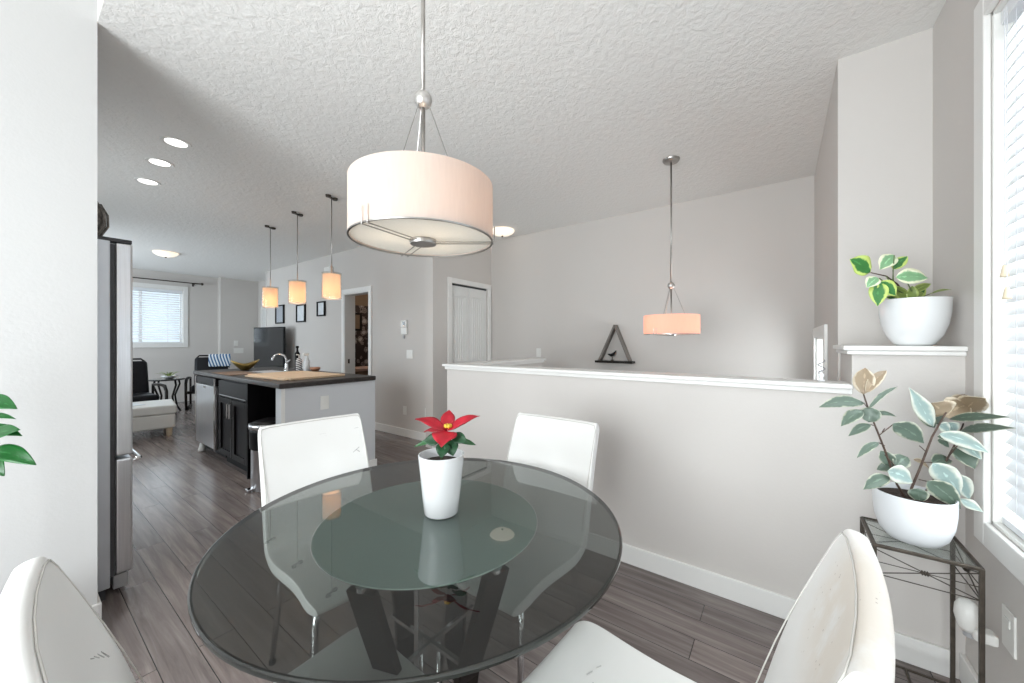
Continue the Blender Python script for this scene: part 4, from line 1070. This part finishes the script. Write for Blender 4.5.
MB().tube([(0, 0, .08), (-.005, 0, .16), (-.03, .0, .21), (-.08, .01, .235), (-.13, .015, .22), (-.16, .02, .175), (-.165, .02, .15)], [.013, .013, .012, .012, .013, .016, .016], 12).build('spout', M['chrome'], t, smooth=True)
MB().tube([(0, 0, .10), (.01, -.03, .13), (.015, -.07, .155)], [.010, .008, .006], 10).build('lever', M['chrome'], t, smooth=True)
t = thing('soap_bottle', 'patterned white pump soap bottle right of the faucet', 'bottle', (2.02, 4.52, ZC))
MB().lathe([(0, 0), (.030, 0), (.033, .01), (.033, .12), (.022, .145), (.012, .15), (0, .15)], 20).build('bottle', M['label'], t, smooth=True, auto=50)
MB().tube([(0, 0, .15), (0, 0, .185), (-.03, 0, .19)], .006, 8).build('pump', M['plastic'], t)
t = thing('soap_bottle', 'tall cloudy spray bottle beside the patterned one', 'bottle', (2.07, 4.44, ZC))
MB().lathe([(0, 0), (.034, 0), (.036, .01), (.034, .10), (.016, .15), (.013, .18), (0, .18)], 20).build('bottle', M['scene_glass'], t, smooth=True, auto=50)
MB().box((-.045, -.012, .18), (.02, .012, .205)).build('spray_head', M['plastic'], t, bevel=.003)
t = thing('soap_bottle', 'slim black dispenser next to the faucet', 'bottle', (2.05, 4.63, ZC))
MB().lathe([(0, 0), (.026, 0), (.028, .01), (.028, .20), (.012, .225), (.010, .26), (.016, .265), (.016, .29), (0, .29)], 20).build('bottle', M['black'], t, smooth=True, auto=50)
t = thing('food_bowl', 'small orange brown bowl behind the bottles on the island', 'bowl', (2.11, 4.33, ZC))
MB().lathe([(0, 0), (.03, 0), (.05, .02), (.058, .045), (.053, .045), (.03, .012), (0, .010)], 24).build('bowl', mat('terracotta_bowl', (.40, .20, .12), .5), t, smooth=True)

# ------------------------------------------------------------------ living room
t = thing('ottoman', 'cream leather storage ottoman in the living room beyond the fridge', 'ottoman', (.98, 7.10, 0), radians(-8))
MB().box((-.46, -.36, .11), (.46, .36, .30)).build('base', M['offwhite_leather'], t, bevel=.02, seg=3)
MB().box((-.475, -.375, .30), (.475, .375, .42)).build('lid', M['offwhite_leather'], t, bevel=.025, seg=3)
for sx in (-1, 1):
    for sy in (-1, 1): MB().lathe([(0, 0), (.025, 0), (.032, .02), (.035, .11), (0, .11)], 16, (sx * .40, sy * .30, 0)).build('foot', M['lightwood'], t, smooth=True, auto=50)
t = thing('magazine', 'pale magazine lying on the cream ottoman', 'magazine', (.95, 7.05, .4205), radians(20))
MB().box((-.16, -.12, 0), (.16, .12, .006)).build('pages', M['paper'], t)
MB().box((-.16, -.12, .006), (-.02, .12, .008)).build('cover', mat('blue_cover', (.35, .42, .55), .4), t)

def lounge(label, loc, rz):
    t = thing('lounge_chair', label, 'armchair', loc, rz, 'black lounge chairs in the living room')
    # faces +x
    R = Matrix.Rotation(radians(-14), 3, 'Y')
    MB().box((-.36, -.27, .38), (-.22, .27, .97), rot=R, piv=(-.28, 0, .42)).build('back_cushion', M['black_leather'], t, bevel=.05, seg=4, smooth=True)
    MB().box((-.24, -.27, .32), (.32, .27, .45)).build('seat_cushion', M['black_leather'], t, bevel=.045, seg=4, smooth=True)
    for s in (-1, 1):
        y = s * .33
        MB().tube([(.34, y, .01), (.40, y, .30), (.39, y, .50), (.30, y, .575), (.05, y, .585), (-.30, y, .56)], [.02, .02, .022, .024, .024, .02], 8).build('armrest', M['blackwood'], t, smooth=True)
        MB().tube([(-.45, y, .01), (-.10, y, .02), (.34, y, .02)], .02, 8).build('runner', M['blackwood'], t, smooth=True)
        MB().tube([(-.38, y, .02), (-.34, y, .57)], .018, 8).build('rear_leg', M['blackwood'], t, smooth=True)
    MB().box((.20, -.33, .29), (.24, .33, .34)).box((-.30, -.33, .33), (-.26, .33, .38)).build('crossbar', M['blackwood'], t)
    hr = MB().tube([(-.40, -.24, .94), (-.43, -.2, .99), (-.43, .2, .99), (-.40, .24, .94)], .016, 8); hr.build('head_rail', M['blackwood'], t, smooth=True)
    return t
lounge('black cushioned lounge chair half hidden by the refrigerator, behind the ottoman', (1.17, 8.20, 0), radians(-88))
lounge('black cushioned lounge chair behind the far end of the island', (2.42, 9.15, 0), radians(-108))
t = thing('side_table', 'small dark side table with curved legs under the far window', 'side table', (1.74, 8.95, 0))
MB().lathe([(0, .585), (.24, .585), (.25, .595), (.24, .605), (0, .605)], 36).build('top', M['blackwood'], t, smooth=True, auto=50)
MB().lathe([(0, .606), (.225, .606), (.225, .612), (0, .612)], 36).build('glass', M['shelf_glass'], t)
for k in range(4):
    A = k * pi / 2 + .4; d = Vector((cos(A), sin(A), 0))
    MB().tube([d * .19 + UP * .585, d * .21 + UP * .5, d * .13 + UP * .3, d * .16 + UP * .1, d * .22], .015, 8).build('leg', M['blackwood'], t, smooth=True)
t = thing('spider_plant', 'small spiky plant in a low pale dish on the far side table', 'potted plant', (1.76, 8.90, .6125))
MB().lathe([(0, 0), (.05, 0), (.10, .03), (.12, .055), (.113, .055), (.06, .02), (0, .02)], 24).build('pot', M['ceramic'], t, smooth=True)
for k in range(26):
    A = k * 2.4; tl = .12 + .10 * ((k * 37) % 10) / 10; el = .35 + .6 * ((k * 53) % 10) / 10
    d = Vector((cos(A) * cos(el), sin(A) * cos(el), sin(el)))
    leaf((0, 0, .02), d * tl + Vector((0, 0, .02)), .014, M['leaf_olive'], parent=t, facing=UP + Vector((.1, 0, 0)), droop=.12, shape='poin')
# towel over the second chair
b = MB(); vs = []; fs = []; nu, nv = 12, 18
ch = Matrix.Rotation(radians(-108), 3, 'Z'); co = Vector((2.42, 9.15, 0))
path = [(-.28, .76), (-.30, .86), (-.325, .95), (-.355, 1.005), (-.40, 1.022), (-.445, 1.01), (-.47, .96), (-.475, .86), (-.475, .72)]
for i, (px_, pz_) in enumerate(path):
    for j in range(nu + 1):
        y = -.05 + .36 * j / nu; w = .012 * sin(j * 1.3 + i)
        vs.append(co + ch @ Vector((px_ + w * (1 if i < 4 else -1) * .3, y, pz_ + .3 * w)))
for i in range(len(path) - 1):
    for j in range(nu): k = i * (nu + 1) + j; fs.append((k, k + 1, k + nu + 2, k + nu + 1))
b.add(vs, fs); o = b.build('towel', M['towel'], smooth=True, solid=.006, subsurf=1)
tag(o, 'blue and white striped cloth draped over the far lounge chair', 'towel')

# monitor on a low console
t = thing('media_console', 'low black media console along the grey wall behind the island', 'console', (2.92, 7.9, 0))
MB().box((-.22, -.75, .08), (.24, .75, .62)).build('body', M['black'], t, bevel=.004)
for y in (-.70, .70): MB().box((-.2, y - .03, 0), (.2, y + .03, .08)).build('foot', M['black_matte'], t)
for k in (-1, 1):
    MB().box((-.232, k * .37 - .36, .11), (-.22, k * .37 + .36, .59)).build('door', M['black'], t, bevel=.003)
t = thing('television', 'flat black television on the console beyond the island faucet', 'television', (2.93, 7.80, .6205), pi + radians(9))
MB().box((-.035, -.47, .13), (.0, .49, .93)).build('cabinet', M['black_matte'], t, bevel=.008)
MB().box((.0, -.45, .15), (.004, .47, .91)).build('screen', M['screen'], t)
MB().box((-.03, -.05, .01), (-.01, .05, .15)).box((-.11, -.25, 0), (.10, .25, .015)).build('stand', M['black'], t, bevel=.004)

# ------------------------------------------------------------------ light
W = bpy.data.worlds.new('sky'); SC.world = W; W.use_nodes = True
nt = W.node_tree; bg = nt.nodes['Background']
bg.inputs[0].default_value = (.80, .90, 1.0, 1); bg.inputs[1].default_value = 1.2
def area(name, loc, direction, sx, sy, e, col=(1, 1, 1), spread=180):
    l = bpy.data.lights.new(name, 'AREA'); l.shape = 'RECTANGLE'; l.size = sx; l.size_y = sy; l.energy = e; l.color = col; l.spread = radians(spread)
    o = bpy.data.objects.new(name, l); COL.objects.link(o); o.location = loc
    o.rotation_euler = Vector(direction).to_track_quat('-Z', 'Y').to_euler(); return o
area('fill_rear', (-1.90, .80, 1.3), (1, -.22, .05), 2.2, 2.2, 185, (.96, .98, 1))  # added fill shining through the made-up rear window
area('daylight_dining', (1.22, -.85, 1.6), (0, 1, 0), 1.3, 1.7, 60, (.97, .985, 1))
area('fill_living', (-.8, 8.4, 1.45), (1, 0, 0), 2.2, 1.8, 105, (.86, .93, 1))  # added fill for the living room, from its unseen side window
area('daylight_far', (1.6, 10.6, 1.85), (0, -1, 0), 1.2, 1.1, 9, (.84, .92, 1))
area('daylight_stair', (3.45, -.55, .9), (0, 1, .1), .8, .9, 20, (.95, .98, 1))

t = thing('washroom_fill_light', 'small added ceiling light brightening the washroom beyond the doorway', 'ceiling light', (4.1, 6.0, CE))  # ceiling light added because the washroom came out too dark
MB().lathe([(0, -.07), (.10, -.05), (.13, -.01), (0, 0)], 24).build('glass_bowl', M['bowl_lit'], t, smooth=True)
l = bpy.data.lights.new('washroom_fill', 'POINT'); l.energy = 14; l.color = (1, .85, .68); l.shadow_soft_size = .1  # added fill that lifts the washroom
o = bpy.data.objects.new('washroom_fill', l); COL.objects.link(o); o.location = (4.1, 6.0, CE - .2)
area('fill_kitchen', (-.72, 4.6, 1.5), (1, 0, 0), 1.6, 1.1, 28, (.93, .97, 1))  # extra fill for the kitchen, no such source in view

# ------------------------------------------------------------------ camera
cam = bpy.data.cameras.new('camera'); co_ = bpy.data.objects.new('camera', cam); COL.objects.link(co_)
cam.sensor_fit = 'HORIZONTAL'; cam.sensor_width = 36; cam.lens = 36 * F / 1024
cam.clip_start = .02
co_.location = (0, 0, H)
co_.rotation_euler = FW.to_track_quat('-Z', 'Y').to_euler()
SC.camera = co_
SC.view_settings.view_transform = 'Standard'; SC.view_settings.look = 'None'
SC.view_settings.gamma = 1; SC.view_settings.use_curve_mapping = False
SC.view_settings.exposure = 0.0
SC.cycles.use_denoising = True
SC.cycles.max_bounces = 10; SC.cycles.diffuse_bounces = 5; SC.cycles.transparent_max_bounces = 16
SC.cycles.caustics_reflective = False; SC.cycles.caustics_refractive = False
SC.cycles.sample_clamp_indirect = 6
